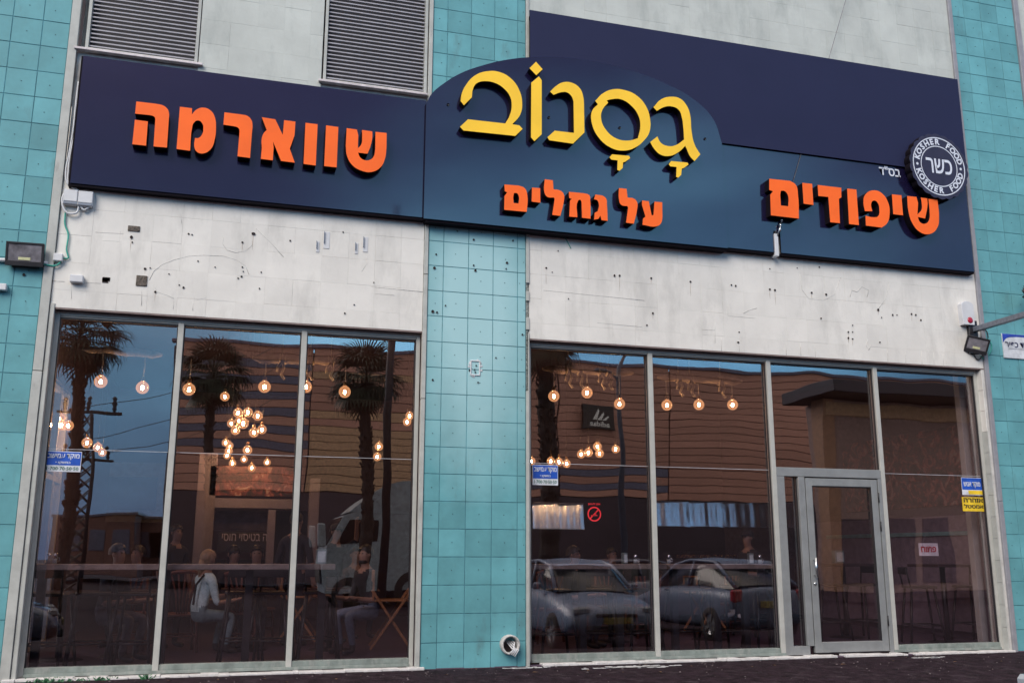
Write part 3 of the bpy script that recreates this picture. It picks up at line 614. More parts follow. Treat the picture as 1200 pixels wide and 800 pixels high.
# ------------------------------------------------------------------ things fixed to the facade
def floodlight(label, p, wd, ht, tilt, turn, group='floodlights on the shop front', roll=0.):
    t = thing('floodlight', label, 'floodlight', p, turn, group)
    M = Matrix.Translation((0, -.10, 0)) @ Matrix.Rotation(roll, 4, 'Y') @ Matrix.Rotation(tilt, 4, 'X')
    m = MB(); m.bbox(-wd/2, wd/2, -.0, .035, -ht/2, ht/2, .008, M=M)
    m.bbox(-wd/2, wd/2, -.014, -.0005, ht/2-.022, ht/2, .003, M=M); m.bbox(-wd/2, wd/2, -.014, -.0005, -ht/2, -ht/2+.05, .003, M=M)
    m.bbox(-wd/2, -wd/2+.022, -.014, -.0005, -ht/2+.0505, ht/2-.0225, .003, M=M); m.bbox(wd/2-.022, wd/2, -.014, -.0005, -ht/2+.0505, ht/2-.0225, .003, M=M)
    for k in range(7): m.box(-wd/2+.02, wd/2-.02, .036, .055, -ht/2+.03+k*(ht-.06)/6, -ht/2+.036+k*(ht-.06)/6, M=M)
    m.build('housing', DARKMETAL, t)
    q = MB(); q.box(-wd/2+.023, wd/2-.023, -.006, -.002, -ht/2+.051, ht/2-.023, M=M); q.build('lens', mat('lamp_lens', (.17, .16, .18), .3, ngain=.5, nscale=9), t)
    q = MB(); q.bbox(-wd*.16, wd*.16, -.0105, -.0065, -ht/2+.06, -ht/2+.09, .002, M=M); q.build('led_chip', mat('led_chip', (.6, .6, .35), .5), t)
    q = MB(); q.tube([(-wd*.36, -.07, -ht*.35), (-wd*.36, -.01, -ht*.45), (wd*.36, -.01, -ht*.45), (wd*.36, -.07, -ht*.35)], .009, 6); q.build('bracket', DARKMETAL, t)
    return t
floodlight('black rectangular floodlight on the turquoise column at the left edge', at(29.5, 298, -.10)+Vector((0, .1, 0)), .36, .245, R(10), R(-2))
floodlight('small tilted black floodlight under the projecting arm at the upper right window corner', at(1149, 404.5, -.12)+Vector((0, .1, 0)), .29, .22, R(20), R(-28), roll=R(16))
m = MB()
def cable(name, label, pts, r_, mm, cat='cable', Y=-.02, group=None):
    q = [at(x, y, Y) for x, y in pts]
    qs = []
    for i in range(len(q)-1):
        p0, p1, p2, p3 = q[max(i-1, 0)], q[i], q[i+1], q[min(i+2, len(q)-1)]
        for k in range(5):
            t = k/5; qs.append(.5*((2*p1) + (-p0+p2)*t + (2*p0-5*p1+4*p2-p3)*t*t + (-p0+3*p1-3*p2+p3)*t**3))
    qs.append(q[-1]); o = MB().tube(qs, r_, 7).build(name, mm); tag(o, label, cat, group); return o
cable('cable', 'green cable hanging in a curve from the white meter boxes to the small junction box', [(77, 246), (76, 262), (80, 275), (78, 292), (80, 302), (74, 302.5)], .0085, GREENC)
cable('cable', 'green cable looping under the junction box behind the left floodlight', [(72, 306), (66, 311), (58, 311), (46, 309), (30, 310)], .009, GREENC, Y=-.035)
cable('cable', 'thin green cable curled behind the small tilted floodlight', [(1157, 396), (1162, 404), (1160, 414), (1153, 420), (1148, 416)], .006, GREENC)
cable('cable', 'black cable drooping under the small tilted floodlight', [(1140, 413), (1144, 420), (1148, 421), (1151, 416)], .008, DARKMETAL)
cable('cable', 'dark cable running from the projecting arm down to the floodlight', [(1149, 383), (1156, 388), (1158, 396)], .008, DARKMETAL, Y=-.05)
cable('conduit', 'pair of grey conduits running left behind the black floodlight', [(-20, 304), (0, 304.5), (30, 306), (56, 309)], .022, PLASTW, 'pipe', Y=-.025)
for k, dx in enumerate((0, 1.6)):
    cable('cable', ['white cable following the left edge of the sign down to the meter boxes', 'second white cable beside it following the sign edge down to the meter boxes'][k], [(92+dx, 96), (89+dx, 120), (86+dx*1.5, 150), (81+dx, 180), (77+dx*2, 200), (79+dx, 215), (90+dx, 223), (93, 232)], .009, PLASTW, Y=-.03)
cable('cable', 'white cable looping below the two meter boxes', [(78, 222), (73, 232), (74, 243), (80, 250), (90, 249), (93, 240), (98, 246), (104, 243)], .011, PLASTW, Y=-.04)
cable('wire', 'thin green wire end sticking out under the centre of the sign', [(657, 275), (663, 280), (669, 291)], .005, GREENC, Y=-.01)
def wallbox(name, label, x0, y0, x1, y1, dep, mm, cat, lip=True, group=None):
    a = at(x0, y0, -dep); b = at(x1, y1, -dep); X0, X1 = min(a.x, b.x), max(a.x, b.x); Z0, Z1 = min(a.z, b.z), max(a.z, b.z)
    t = thing(name, label, cat, ((X0+X1)/2, 0, Z0), 0, group); wd, ht = X1-X0, Z1-Z0
    MB().bbox(-wd/2, wd/2, -dep, 0, 0, ht, .008).build('case', mm, t)
    if lip: MB().bbox(-wd/2+.004, wd/2-.004, -dep-.006, -dep-.0005, ht*.2, ht-.01, .004).build('lid', mm, t); MB().bbox(-wd/2+.006, wd/2-.006, -dep-.004, -dep-.0005, .004, ht*.18, .002).build('label_strip', PLASTG, t)
    return t
wallbox('meter_box', 'left one of two white meter boxes below the left end of the sign', 75, 221, 90, 240, .07, PLASTW, 'meter box', group='meter boxes below the sign')
wallbox('meter_box', 'right one of two white meter boxes below the left end of the sign', 92, 223, 108, 242, .07, PLASTW, 'meter box', group='meter boxes below the sign')
wallbox('junction_box', 'small white junction box at the end of the curved green cable', 62.5, 296, 73, 306, .06, PLASTW, 'junction box', False)
wallbox('junction_box', 'grey white cable box above the top left window corner', 82, 321, 97, 331, .07, PLASTW, 'junction box', False)
wallbox('junction_box', 'white box cut by the left picture edge on the turquoise column', -8, 331, 7, 340, .07, PLASTW, 'junction box', False)
# small plates and brackets left on the wall
for lab, x0, y0, x1, y1 in [('narrow white bracket left on the wall below the word at left', 380, 271, 386, 291), ('thin white stub beside the narrow bracket', 371, 282, 374, 295),
                            ('slanted white hook plate left on the wall under the orange letter at left', 426, 277, 431, 295), ('thin white stub left of the slanted hook plate', 416.5, 284, 419.5, 297)]:
    a = at(x0, y0, -.02); b = at(x1, y1, -.02); t = thing('bracket', lab, 'bracket', ((a.x+b.x)/2, 0, b.z)); ht = a.z-b.z; wd = b.x-a.x
    MB().bbox(-wd/2, wd/2, -.006, 0, 0, ht, .001).build('back_plate', PLASTW, t); MB().bbox(-wd/2, -wd/2+.005, -.03, -.0065, ht*.3, ht, .001).build('flange', PLASTG, t)
# alarm siren
p = at(1133, 368, -.05); t = thing('alarm_siren', 'white alarm siren with red lens near the top right window corner', 'alarm', (p.x, 0, p.z-.15))
vs = [(-.085, 0), (.085, 0), (.095, .12), (.095, .28), (.06, .31, c_), (-.06, .31, c_), (-.095, .28), (-.095, .12)]
o = shape('siren_case', [vs], -.075, .075, [PLASTW], t, bevel=.004)
MB().lathe([(0, .012), (.03, .01), (.045, 0), (.045, -.01)], 14, 0, Matrix.Translation((.02, -.08, .06)) @ Matrix.Rotation(R(90), 4, 'X')).build('red_lens', mat('red_lens', (.42, .02, .05), .3), t)
# projecting arm with lamp
p = at(1141, 386, -.03); t = thing('cantilever_bracket', 'grey steel arm projecting from the wall towards the street at the right', 'bracket', (p.x, 0, p.z-.08))
MB().bbox(-.09, .05, -.05, 0, -.06, .20, .004).build('mounting_box', DARKMETAL, t)
MB().bbox(-.035, .035, -2.2, -.0505, .04, .11, .004).build('beam', GALV, t)
floodlight('black floodlight at the right picture edge above the steel arm', at(1206, 338, -.3)+Vector((0, .1, 0)), .30, .26, R(20), R(30), roll=R(18))
# blue and white security plate on the right column
a = at(1174, 390, -.02); b = at(1200, 420, -.02); zt_, zb_ = at(1174.5, 390.5, -.02).z, at(1177, 419, -.02).z
t = thing('security_plate', 'white wall plate with a blue top on the turquoise column at the right edge', 'sign', (a.x+.36, 0, zb_))
hh = zt_-zb_
MB().bbox(-.36, .36, -.02, -.0005, 0, hh, .002).build('plate', mat('white_plate', (.62, .64, .68), .35), t)
shape('blue_field', [[(-.358, hh-.002), (.358, hh-.002), (.358, hh*.70), (.30, hh*.82, c_), (.15, hh*.885, c_), (0, hh*.90, c_), (-.15, hh*.885, c_), (-.30, hh*.80, c_), (-.358, hh*.62)]], -.0225, .002, [mat('print_blue', (.02, .05, .36), .4)], t)
tx = text('printed_word', 'מוקד כפיר', .2, (0, -.0235, hh*.52), mat('print_navy', (.02, .02, .08), .5), t, bold=.004, fit=(.48, .10))
tx.location = (-.085, 0, 0)
MB().box(-.28, .28, -.0225, -.0205, hh*.385, hh*.395).build('rule', MATS['print_navy'], t)

# stickers on the glass (flat printed plates stuck on the outside)
BLUEP = mat('sticker_blue', (.02, .09, .48), .35); YELP = mat('sticker_yellow', (.80, .55, .03), .35); WP = mat('sticker_white', (.66, .68, .74), .35); BLKP = mat('sticker_black', (.02, .02, .02), .5); REDP = mat('sticker_red', (.55, .015, .03), .45)
def sticker(label, x0, y0, x1, y1):
    a = at(x0, y0, GY-.004); b = at(x1, y1, GY-.004); t = thing('sticker', label, 'sticker', ((a.x+b.x)/2, GY-.002, b.z)); return t, b.x-a.x, a.z-b.z
def alarm_sticker(label, *r):
    t, wd, ht = sticker(label, *r)
    MB().bbox(-wd/2, wd/2, -.002, -.0005, 0, ht, .0005).build('plate', WP, t); MB().box(-wd/2+.006, wd/2-.006, -.0035, -.0022, ht*.32, ht-.006).build('blue_field', BLUEP, t)
    text('printed_word', 'מוקד עמישב', .1, (0, -.005, ht*.74), WP, t, bold=.002, fit=(wd*.88, ht*.30)); text('printed_word', 'במשקוף', .1, (0, -.005, ht*.44), WP, t, bold=.002, fit=(wd*.42, ht*.13))
    text('printed_number', '1·700·70·50·50', .1, (0, -.005, ht*.16), mat('print_green', (.03, .14, .10), .5), t, bold=.001, heb=False, fit=(wd*.88, ht*.17))
alarm_sticker('blue and white security sticker low on the leftmost window pane', 54, 528, 94, 553)
alarm_sticker('blue and white security sticker beside the middle turquoise column', 624, 544, 654, 568.5)
t, wd, ht = sticker('blue security sticker with yellow foot, above the yellow sticker in the rightmost window', 1126, 559, 1152, 580)
MB().bbox(-wd/2, wd/2, -.002, -.0005, 0, ht, .0005).build('plate', WP, t); MB().box(-wd/2+.006, wd/2-.006, -.0035, -.0022, ht*.30, ht-.006).build('blue_field', BLUEP, t); MB().box(-wd*.2, wd/2-.006, -.0035, -.0022, .008, ht*.26).build('yellow_field', YELP, t)
text('printed_word', 'מוקד אנוש', .1, (0, -.005, ht*.58), WP, t, bold=.002, fit=(wd*.8, ht*.34))
t, wd, ht = sticker('yellow and black warning sticker in the rightmost window', 1127, 582, 1155, 599)
MB().bbox(-wd/2, wd/2, -.002, -.0005, 0, ht, .0005).build('plate', YELP, t)
text('printed_word', 'אזהרה', .1, (0, -.004, ht*.78), BLKP, t, bold=.003, fit=(wd*.86, ht*.30)); text('printed_word', 'אמסטל', .1, (0, -.004, ht*.36), BLKP, t, bold=.003, fit=(wd*.86, ht*.30))
# open sign hanging inside the glass
a, b = at(1076, 636, GY+.03), at(1100, 651, GY+.03); t = thing('open_sign', 'small white sign with red lettering hanging in the rightmost window', 'sign', ((a.x+b.x)/2, GY+.03, b.z)); wd, ht = b.x-a.x, a.z-b.z
MB().bbox(-wd/2, wd/2, -.003, .0, 0, ht, .001).build('plate', mat('bright_white_card', (.85, .80, .84), .5), t); text('printed_word', 'פתוח', .1, (0, -.005, ht*.52), REDP, t, bold=.003, fit=(wd*.78, ht*.45))
MB().tube([(-wd*.3, 0, ht), (0, 0, ht+.14), (wd*.3, 0, ht)], .0015, 4).build('string', PLASTW, t)
# no smoking decal
p = at(696.5, 602, GY-.004); t = thing('no_smoking_decal', 'round red no smoking decal on the first window right of the column', 'decal', (p.x, GY-.002, p.z)); rad = .085
m = MB(); n = 40; vs = []
for i in range(n):
    th = 2*math.pi*i/n
    for r_ in (rad*.82, rad): vs.append((r_*math.cos(th), -.001, r_*math.sin(th)))
m.add(vs, [(2*i, 2*i+1, (2*i+3) % (2*n), (2*i+2) % (2*n)) for i in range(n)])
Mr = Matrix.Rotation(R(-45), 4, 'Y'); m.box(-rad*.85, rad*.85, -.0012, -.0002, -.007, .007, M=Mr); m.box(-rad*.5, rad*.45, -.0012, -.0002, -.02, -.012); m.box(rad*.18, rad*.26, -.0012, -.0002, -.01, .03)
m.build('print', mat('decal_red', (.75, .03, .04), .45), t); text('printed_word', 'אין לעשן', .1, (0, -.001, rad*1.35), MATS['decal_red'], t, bold=.001, fit=(.15, .03))
# broken pipe stub in the middle column
p = at(598, 755, -.08); t = thing('pipe_stub', 'broken white pipe stub with wires at the foot of the middle turquoise column', 'pipe', (p.x, 0, p.z))
Mq = Matrix.Rotation(R(90), 4, 'X')
MB().lathe([(.098, -.02), (.105, .03), (.104, .11), (.085, .11), (.082, .03), (.08, -.02)], 22, 0, Mq).build('pipe', mat('pipe_white', (.48, .47, .46), .6, ngain=.25, nscale=25), t)
MB().lathe([(0, .0), (.082, .0)], 16, 0, Mq).build('bore', MATS['hole_dark'], t)
m = MB()
for k in range(4): m.tube([(.03-.02*k, 0, .04), (.05-.01*k, -.08, .02-.02*k), (.02+.02*k, -.13, -.05), (-.02+.02*k, -.12, -.09-.01*k)], .008, 6)
m.build('wires', PLASTW, t)

# debris and paint on the asphalt, weeds at the foot of the left window
m = MB()
for i in range(300):
    x, y = random.uniform(-4.6, 9), -random.random()**1.6*2.2-.02; s_ = random.uniform(.003, .011)
    m.lathe([(0, s_*.8), (s_, s_*.2), (s_*.7, 0)], 5, 0, Matrix.Translation((x, y, gz(y))) @ Matrix.Diagonal((random.uniform(.6, 1.8), 1, 1, 1)), smooth=False)
o = tag(m.build('grit', mat('grey_grit', (.17, .14, .15), .9, ngain=.5)), 'pale grit and crumbs scattered over the asphalt along the shop front', 'grit'); o['kind'] = 'stuff'
LF = mat('dry_leaf', (.14, .075, .035), .8, vary=.4)
q = MB()
for k in range(34):
    x, y = random.uniform(-4.4, 8.2), -random.uniform(.04, 1.0); h_ = random.uniform(.018, .04); M = Matrix.Translation((x, y, gz(y)+.003)) @ Matrix.Rotation(random.random()*6.28, 4, 'Z')
    q.add([M @ Vector(p) for p in [(-h_, 0, .002), (-h_*.3, h_*.45, .008), (h_, 0, .004), (-h_*.3, -h_*.45, .006)]], [(0, 1, 2, 3)])
o = tag(q.build('dry_leaves', LF), 'small dry brown leaves scattered over the asphalt along the shop front', 'leaves'); o['kind'] = 'stuff'
RR = mat('rust_run', (.36, .29, .23), .85, ngain=.35, nscale=30)
m = MB()
for (x, y, s_) in H1:
    if s_ > 1.55 and random.random() < .6:
        p = at(x, y, -.002); L_ = random.uniform(.05, .22); m.tube([(p.x, .0006, p.z), (p.x+random.uniform(-.003, .003), .0007, p.z-L_*.5), (p.x, .0012, p.z-L_)], [.0022, .0026, .0012], 5)
o = m.build('rust_runs', RR, B); o['kind'] = 'stuff'
def splash(cx_, cy_, sx_, sy_, lab):
    m = MB(); n = 60; vs = []
    for i in range(n):
        t = 2*math.pi*i/n; r_ = .62+.55*mnoise.noise(Vector((math.cos(t)*2.3+cx_, math.sin(t)*2.3, 3)))+random.uniform(-.09, .09); vs.append((cx_+sx_*r_*math.cos(t), cy_+sy_*r_*math.sin(t), .0045))
    m.add(vs, [tuple(range(n))])
    for i in range(25): a_ = random.random()*6.28; r_ = random.uniform(.7, 1.5); s_ = random.uniform(.006, .025); m.box(cx_+sx_*r_*math.cos(a_)-s_*2, cx_+sx_*r_*math.cos(a_)+s_*2, cy_+sy_*r_*math.sin(a_)-s_, cy_+sy_*r_*math.sin(a_)+s_, .0005, .0045)
    tag(m.build('paint_splash', PAINTW), lab, 'paint stain')
splash(2.1, -.33, .42, .085, 'spilt white paint on the asphalt in front of the second right hand pane')
splash(1.0, -.10, .18, .04, 'small white paint stain at the foot of the middle column')
splash(6.0, -.30, .16, .035, 'small white paint stain on the asphalt below the open sign')
m = MB()
for i in range(230):
    cl_ = random.choice([(-3.72, .28), (-3.35, .2), (-2.9, .10), (-3.75, .1)]); x = random.gauss(cl_[0], cl_[1]*.4); y = -.03-abs(random.gauss(0, .03)); h = random.uniform(.01, .045); a_ = random.random()*6.28
    dx, dy = math.cos(a_)*h*.6, math.sin(a_)*h*.4; w_ = .008
    m.add([(x-w_, y, 0), (x+w_, y, 0), (x+dx+w_*.8, y+dy, h*.7), (x+dx*1.6, y+dy*1.6, h), (x+dx-w_*.8, y+dy, h*.7)], [(0, 1, 2, 3, 4)])
o = tag(m.build('weeds', LEAF), 'green weeds sprouting at the foot of the leftmost window', 'weeds'); o['kind'] = 'stuff'

# ------------------------------------------------------------------ interior shell
INW = mat('purple_brown_plaster', (.080, .055, .085), .8, ngain=.15, nscale=2, bump=.2)
INC = mat('dark_ceiling', (.06, .05, .06), .9, ngain=.15)
m = MB(); m.box(-4.5, 8.6, 9.2, 9.4, .012, 4.3); m.box(-4.5, 8.6, .3, 9.4, 4.3, 4.45); m.box(8.45, 8.6, .3, 9.2, .012, 4.3)
m.box(-4.5, -4.35, .3, .9, .012, 4.3); m.box(-4.5, -4.35, 3.6, 9.2, .012, 4.3); m.box(-4.5, -4.35, .9, 3.6, 3.3, 4.3)
m.box(-.15, .95, .31, .5, .012, 4.3); m.build('interior_wall', INW, B)
# side window that lets daylight in from the left
m = MB()
for y in (.9, 1.5, 2.2, 2.9, 3.53): m.bbox(-4.47, -4.38, y, y+.07, .012, 3.3, .004)
for z in (.05, 2.1, 3.22): 
    for y in (.97, 1.57, 2.27, 2.97): m.bbox(-4.46, -4.39, y+.001, y+(.529 if y < 1 else .629 if y < 2.5 else .559), z, z+.07, .004)
sw = m.build('side_window', ALU, B)
for y, y1 in ((.97, 1.5), (1.57, 2.2), (2.27, 2.9), (2.97, 3.53)): MB().box(-4.43, -4.422, y, y1, .12, 3.22).build('pane', CLEAR, sw)
# pale frame round the serving hatch on a partition, picture above, lettered board below
PALE = mat('pale_frame_paint', (.20, .18, .23), .6, ngain=.1)
YP = 4.6
def fx(x, y, Y): p = at(x, y, Y); return p.x, p.z
def fbox(m, x0, y0, x1, y1, Y, th, mi=0, b=.004):
    a, b_ = at(x0, y0, Y), at(x1, y1, Y); m.bbox(min(a.x, b_.x), max(a.x, b_.x), Y, Y+th, min(a.z, b_.z), max(a.z, b_.z), b, mi); return m
hat = thing('serving_hatch', 'pale framed serving hatch with dark openings behind the second window pane', 'hatch', (0, 0, 0))
m = MB(); fbox(m, 234, 530, 245, 690, YP, .2); fbox(m, 246, 583, 344, 596, YP+.02, .16); fbox(m, 314.5, 597, 320, 661, YP+.02, .16); fbox(m, 364, 560, 371, 660, YP+.02, .16); m.build('frame', PALE, hat)
m = MB(); fbox(m, 246, 597.5, 314, 622, YP+.5, .05); m.build('inner_wall', mat('hatch_wall', (.15, .12, .15), .8), hat)
m = MB(); fbox(m, 321, 598, 363.5, 660, YP+.5, .05); fbox(m, 246, 655, 314, 662, YP+.5, .3); m.build('dark_opening', mat('dark_opening', (.012, .01, .014), .8), hat)
bo = thing('lettered_board', 'black board with pale Hebrew lettering below the hatch opening', 'sign', (0, 0, 0)); m = MB(); fbox(m, 256, 622.5, 314, 646, YP+.1, .03); m.build('board', DARKMETAL, bo)
a, b = at(260, 629, YP+.09), at(313, 630, YP+.09); text('printed_word', 'ה בטיסוי חוסי', .2, ((a.x+b.x)/2, YP+.09, a.z), mat('dim_lettering', (.34, .30, .33), .6), bo, bold=.003, fit=(b.x-a.x, .11))
pc = thing('food_picture', 'wide dark picture of grilled food above the serving hatch', 'picture', (0, 0, 0)); m = MB(); fbox(m, 247, 545, 344, 582, YP, .03); 
def food_mat(name, sc_, hot):
    mm = mat(name, (.02, .012, .015), .5, ngain=.3)
    t = mm.node_tree; l = t.links.new; b = t.nodes['Principled BSDF']; geo = N(t, 'ShaderNodeNewGeometry')
    n1 = N(t, 'ShaderNodeTexNoise', i_Scale=sc_, i_Detail=7., i_Roughness=.7, i_Distortion=1.2); l(geo.outputs['Position'], n1.inputs['Vector'])
    rp = ramp(t, n1.outputs[0], [(.44, (.015, .011, .015)), (.52, (.13, .035, .035)), (.58, hot), (.65, (.42, .33, .28)), (.70, (.10, .03, .03))]); l(rp.outputs[0], b.inputs['Base Color']); return mm
m.build('print', food_mat('grill_photo_print', 5., (.24, .07, .05)), pc)
# picture on the far wall left
pp = thing('wall_picture', 'dark blue rectangular picture on the pale far wall behind the leftmost pane', 'picture', (0, 0, 0)); m = MB(); fbox(m, 104, 540, 196, 612, 8.9, .05); m.build('pale_panel', mat('pale_wall_panel', (.20, .23, .27), .7), pp)
m = MB(); fbox(m, 123, 558, 182, 597, 8.84, .05); m.build('picture', mat('dark_blue_picture', (.03, .05, .11), .5), pp)
# food mural on the right side wall
mu = thing('food_mural', 'large dark mural of grilled skewers on the right interior wall', 'mural', (8.45, 0, 0))
m = MB(); m.bbox(-.05, -.002, .9, 4.6, 1.95, 3.15, .004); m.build('print', food_mat('skewer_mural_print', 5.5, (.42, .12, .10)), mu)
m = MB(); m.box(-.052, -.004, .6, 9.1, .1, 1.80); m.build('grey_panel', mat('grey_wall_panel', (.24, .19, .25), .7), mu)
m = MB(); m.bbox(-.09, -.054, .5, 5.2, 1.50, 1.56, .004); m.build('rail', mat('turquoise_rail', (.22, .42, .44), .4), mu)
MB().bbox(7.50, 7.60, .5, .6, .012, 4.28, .004).build('interior_post', TRIM, B)
# kitchen line behind the right hand bay
STEEL = mat('brushed_steel', (.72, .78, .78), .2, metal=.95, ngain=.08, nscale=3, bump=.2, bscale=1.6, bdist=.02)
kt = thing('extraction_hood', 'long polished steel extraction hood over the kitchen counter', 'hood', (0, 0, 0))
YK = 5.2
for u0, u1, v0, v1 in ((770, 810, 586.8, 617), (811, 850, 587.3, 617.4), (851, 892, 587.8, 617.8), (893, 935, 588.2, 618.2), (627, 656, 589, 620), (657, 686, 590, 620.5)):
    a, b = at(u0, v0, YK), at(u1, v1, YK); hh = a.z-b.z; w0 = b.x-a.x; n = 14; vs = []; fs = []
    for i in range(n+1):               # each sheet leans back and is slightly dished
        for j in range(5):
            vs.append((a.x+w0*i/n, YK+.12-w0*i/n*math.tan(R(9))+math.tan(R(6.3))*hh*j/4+.006*math.sin(i*1.7+u0)*math.sin(math.pi*j/4)+.003*math.sin(i*.9), b.z+hh*j/4))
    fs = [(i*5+j, (i+1)*5+j, (i+1)*5+j+1, i*5+j+1) for i in range(n) for j in range(4)]
    q = MB(); q.add(vs, fs, 0, True); q.bbox(a.x, b.x, YK+.03, YK+.7, b.z+.0, b.z+.012, .003); q.bbox(a.x, b.x, YK+hh*.13, YK+.7, a.z+.001, a.z+.02, .004); q.build('hood_panel', STEEL, kt)
kc = thing('kitchen_counter', 'dark kitchen counter with a row of food trays behind the second right pane', 'counter', (0, 0, 0))
m = MB(); fbox(m, 640, 655, 935, 718, YK-.5, .8); m.build('counter_body', mat('counter_front', (.06, .04, .055), .5), kc)
m = MB(); fbox(m, 765, 645, 930, 655, YK-.55, .5); m.build('food_display', CLEAR, kc)
FOOD = food_mat('food_tray_fill', 14, (.55, .32, .12)); MATS['food_tray_fill'] = FOOD
for k in range(8):
    a, b = at(800+k*12, 652, YK-.45), at(811+k*12, 652, YK-.45); m = MB(); m.bbox(a.x, b.x, YK-.45, YK-.2, a.z-.02, a.z+.035, .006); m.build('food_tray', FOOD, kc)
yw = thing('yellow_partition', 'yellow partition with a sloping pale handrail behind the glass door', 'partition', (0, 0, 0))
m = MB(); fbox(m, 953, 545, 988, 616, 6.5, .1); m.build('partition', mat('yellow_partition_paint', (.42, .29, .08), .6), yw)
a, b, c2 = at(953, 577, 6.4), at(985, 607, 6.4), at(985, 616, 6.4); MB().tube([a, b, c2], .045, 6).build('handrail', mat('pale_yellow_rail', (.62, .50, .25), .5), yw)
m = MB(); fbox(m, 953, 617, 1034, 621, 6.3, .06); m.build('counter_edge', MATS['turquoise_rail'], yw)
m = MB(); fbox(m, 953, 621.5, 1034, 650, 6.35, .06); m.build('grey_front', MATS['grey_wall_panel'], yw)
rl = thing('wall_lettering', 'faint red lettering high on the pale wall above the glass door', 'lettering', (0, 0, 0))
m = MB(); fbox(m, 968, 478, 1040, 552, 7.0, .1); m.build('pale_wall', mat('pale_mauve_wall', (.20, .17, .19), .7), rl)
a, b = at(984, 510, 6.98), at(1038, 512, 6.98); text('lettering', 'שווארמה', .5, ((a.x+b.x)/2, 6.98, a.z), mat('dull_red_letters', (.42, .05, .035), .5), rl, bold=.01, fit=(b.x-a.x, .52), ext=.02)

# ------------------------------------------------------------------ furniture
WOOD = mat('red_brown_wood', (.17, .06, .045), .45, ngain=.35, nscale=12); PINE = mat('orange_pine', (.27, .12, .05), .5, ngain=.25, nscale=14); LEDGE = mat('worn_wood_top', (.24, .205, .19), .45, ngain=.3, nscale=10)
def ledge(label, x0, x1, Y, group='bar ledges behind the windows'):
    t = thing('bar_ledge', label, 'ledge', ((x0+x1)/2, Y, .012), 0, group); wd = x1-x0
    MB().bbox(-wd/2, wd/2, -.18, .2, 1.02, 1.08, .006).build('wooden_top', LEDGE, t)
    for s_ in (-1, -.15, .45, 1):
        MB().bbox(s_*(wd/2-.12)-.04, s_*(wd/2-.12)+.04, -.04, .04, .02, 1.018, .004).bbox(s_*(wd/2-.12)-.13, s_*(wd/2-.12)+.13, -.16, .16, 0, .019, .004).build('leg', DARKMETAL, t)
ledge('long wooden bar ledge behind the three left windows', at(36, 664, .45).x, at(391, 664, .45).x, .45)
ledge('wooden bar ledge behind the first window right of the turquoise column', 1.05, at(774, 664, .45).x, .45)
ledge('paler wooden bar ledge behind the second window right of the column', at(778, 664, .45).x, at(911, 664, .45).x, .45)
def make_stool():
    t = thing('bar_stool', 'black metal bar stool', 'bar stool')
    M_ = MB(); M_.bbox(-.19, .19, -.19, .19, .74, .775, .01); M_.build('seat', mat('black_seat', (.022, .018, .022), .35), t)
    for sx_ in (-1, 1):
        for sy_ in (-1, 1): MB().tube([(sx_*.23, sy_*.23, 0), (sx_*.15, sy_*.15, .738)], .017, 6).build('leg', DARKMETAL, t)
    q = MB(); c = [(.205, .205, .25), (-.205, .205, .25), (-.205, -.205, .25), (.205, -.205, .25)]
    for i in range(4): q.tube([c[i], c[(i+1) % 4]], .011, 6)
    q.build('foot_ring', DARKMETAL, t)
    q = MB(); q.tube([(-.17, .17, .775), (-.18, .21, 1.0)], .011, 6); q.tube([(.17, .17, .775), (.18, .21, 1.0)], .011, 6); q.bbox(-.19, .19, .195, .222, .93, 1.03, .008); q.build('backrest', DARKMETAL, t); return t
st = make_stool(); first = [True]
def stool(x, y, rz, label):
    g = 'black bar stools inside the restaurant'
    if first[0]: first[0] = False; st.location = (x, y, .012); st.rotation_euler.z = rz; st['label'] = label; st['group'] = g; return st
    return copy_tree(st, (x, y, .012), rz, label, g)
def sx(px, Y): return at(px, 700, Y).x
for px, Y, rz, lab in [(1078, 1.25, 1.2, 'left bar stool at the high table in the rightmost window'), (1140, 1.3, -1.4, 'right bar stool at the high table in the rightmost window'),
                       (972, 2.2, 1.3, 'bar stool just behind the left edge of the glass door'), (1012, 2.3, -1.3, 'bar stool seen through the right half of the glass door'),
                       (60, 1.0, 2.9, 'leftmost bar stool behind the leftmost window'), (110, 1.1, 3.3, 'second bar stool from the left edge behind the leftmost window'), (160, 1.0, 3.0, 'bar stool just left of the first window mullion'),
                       (285, 1.1, 3.2, 'bar stool in the middle of the second window'), (320, 1.0, 2.9, 'bar stool just left of the second window mullion'), (375, 1.1, 3.1, 'bar stool just right of the second window mullion'),
                       (650, 1.0, 3.1, 'bar stool nearest the column in the right bay'), (700, 1.1, 2.9, 'bar stool in the middle of the first right hand pane'), (748, 1.0, 3.2, 'bar stool just left of the first right hand mullion'),
                       (800, 1.1, 3.0, 'bar stool just right of the first right hand mullion'), (845, 1.0, 3.2, 'bar stool in the middle of the second right hand pane'), (895, 1.1, 3.1, 'bar stool just left of the door frame')]:
    stool(sx(px, Y), Y, rz, lab)
stool(sx(884, 3.0), 3.02, R(-75), 'bar stool under the man with the white shoes')
def high_table(px, Y, lab, h=1.07, g='high pedestal tables inside'):
    t = thing('high_table', lab, 'table', (sx(px, Y), Y, .012), 0, g)
    MB().bbox(-.33, .33, -.33, .33, h-.04, h, .006).build('table_top', mat('dark_table_top', (.05, .03, .035), .35, ngain=.2), t); MB().tube([(0, 0, .03), (0, 0, h-.042)], .038, 10).build('pedestal', DARKMETAL, t); MB().lathe([(0, .03), (.06, .03), (.25, .012), (.27, 0)], 20).build('base', DARKMETAL, t)
high_table(1107, 1.3, 'high black pedestal table between the stools in the rightmost window'); high_table(990, 2.4, 'high dark table behind the glass door')
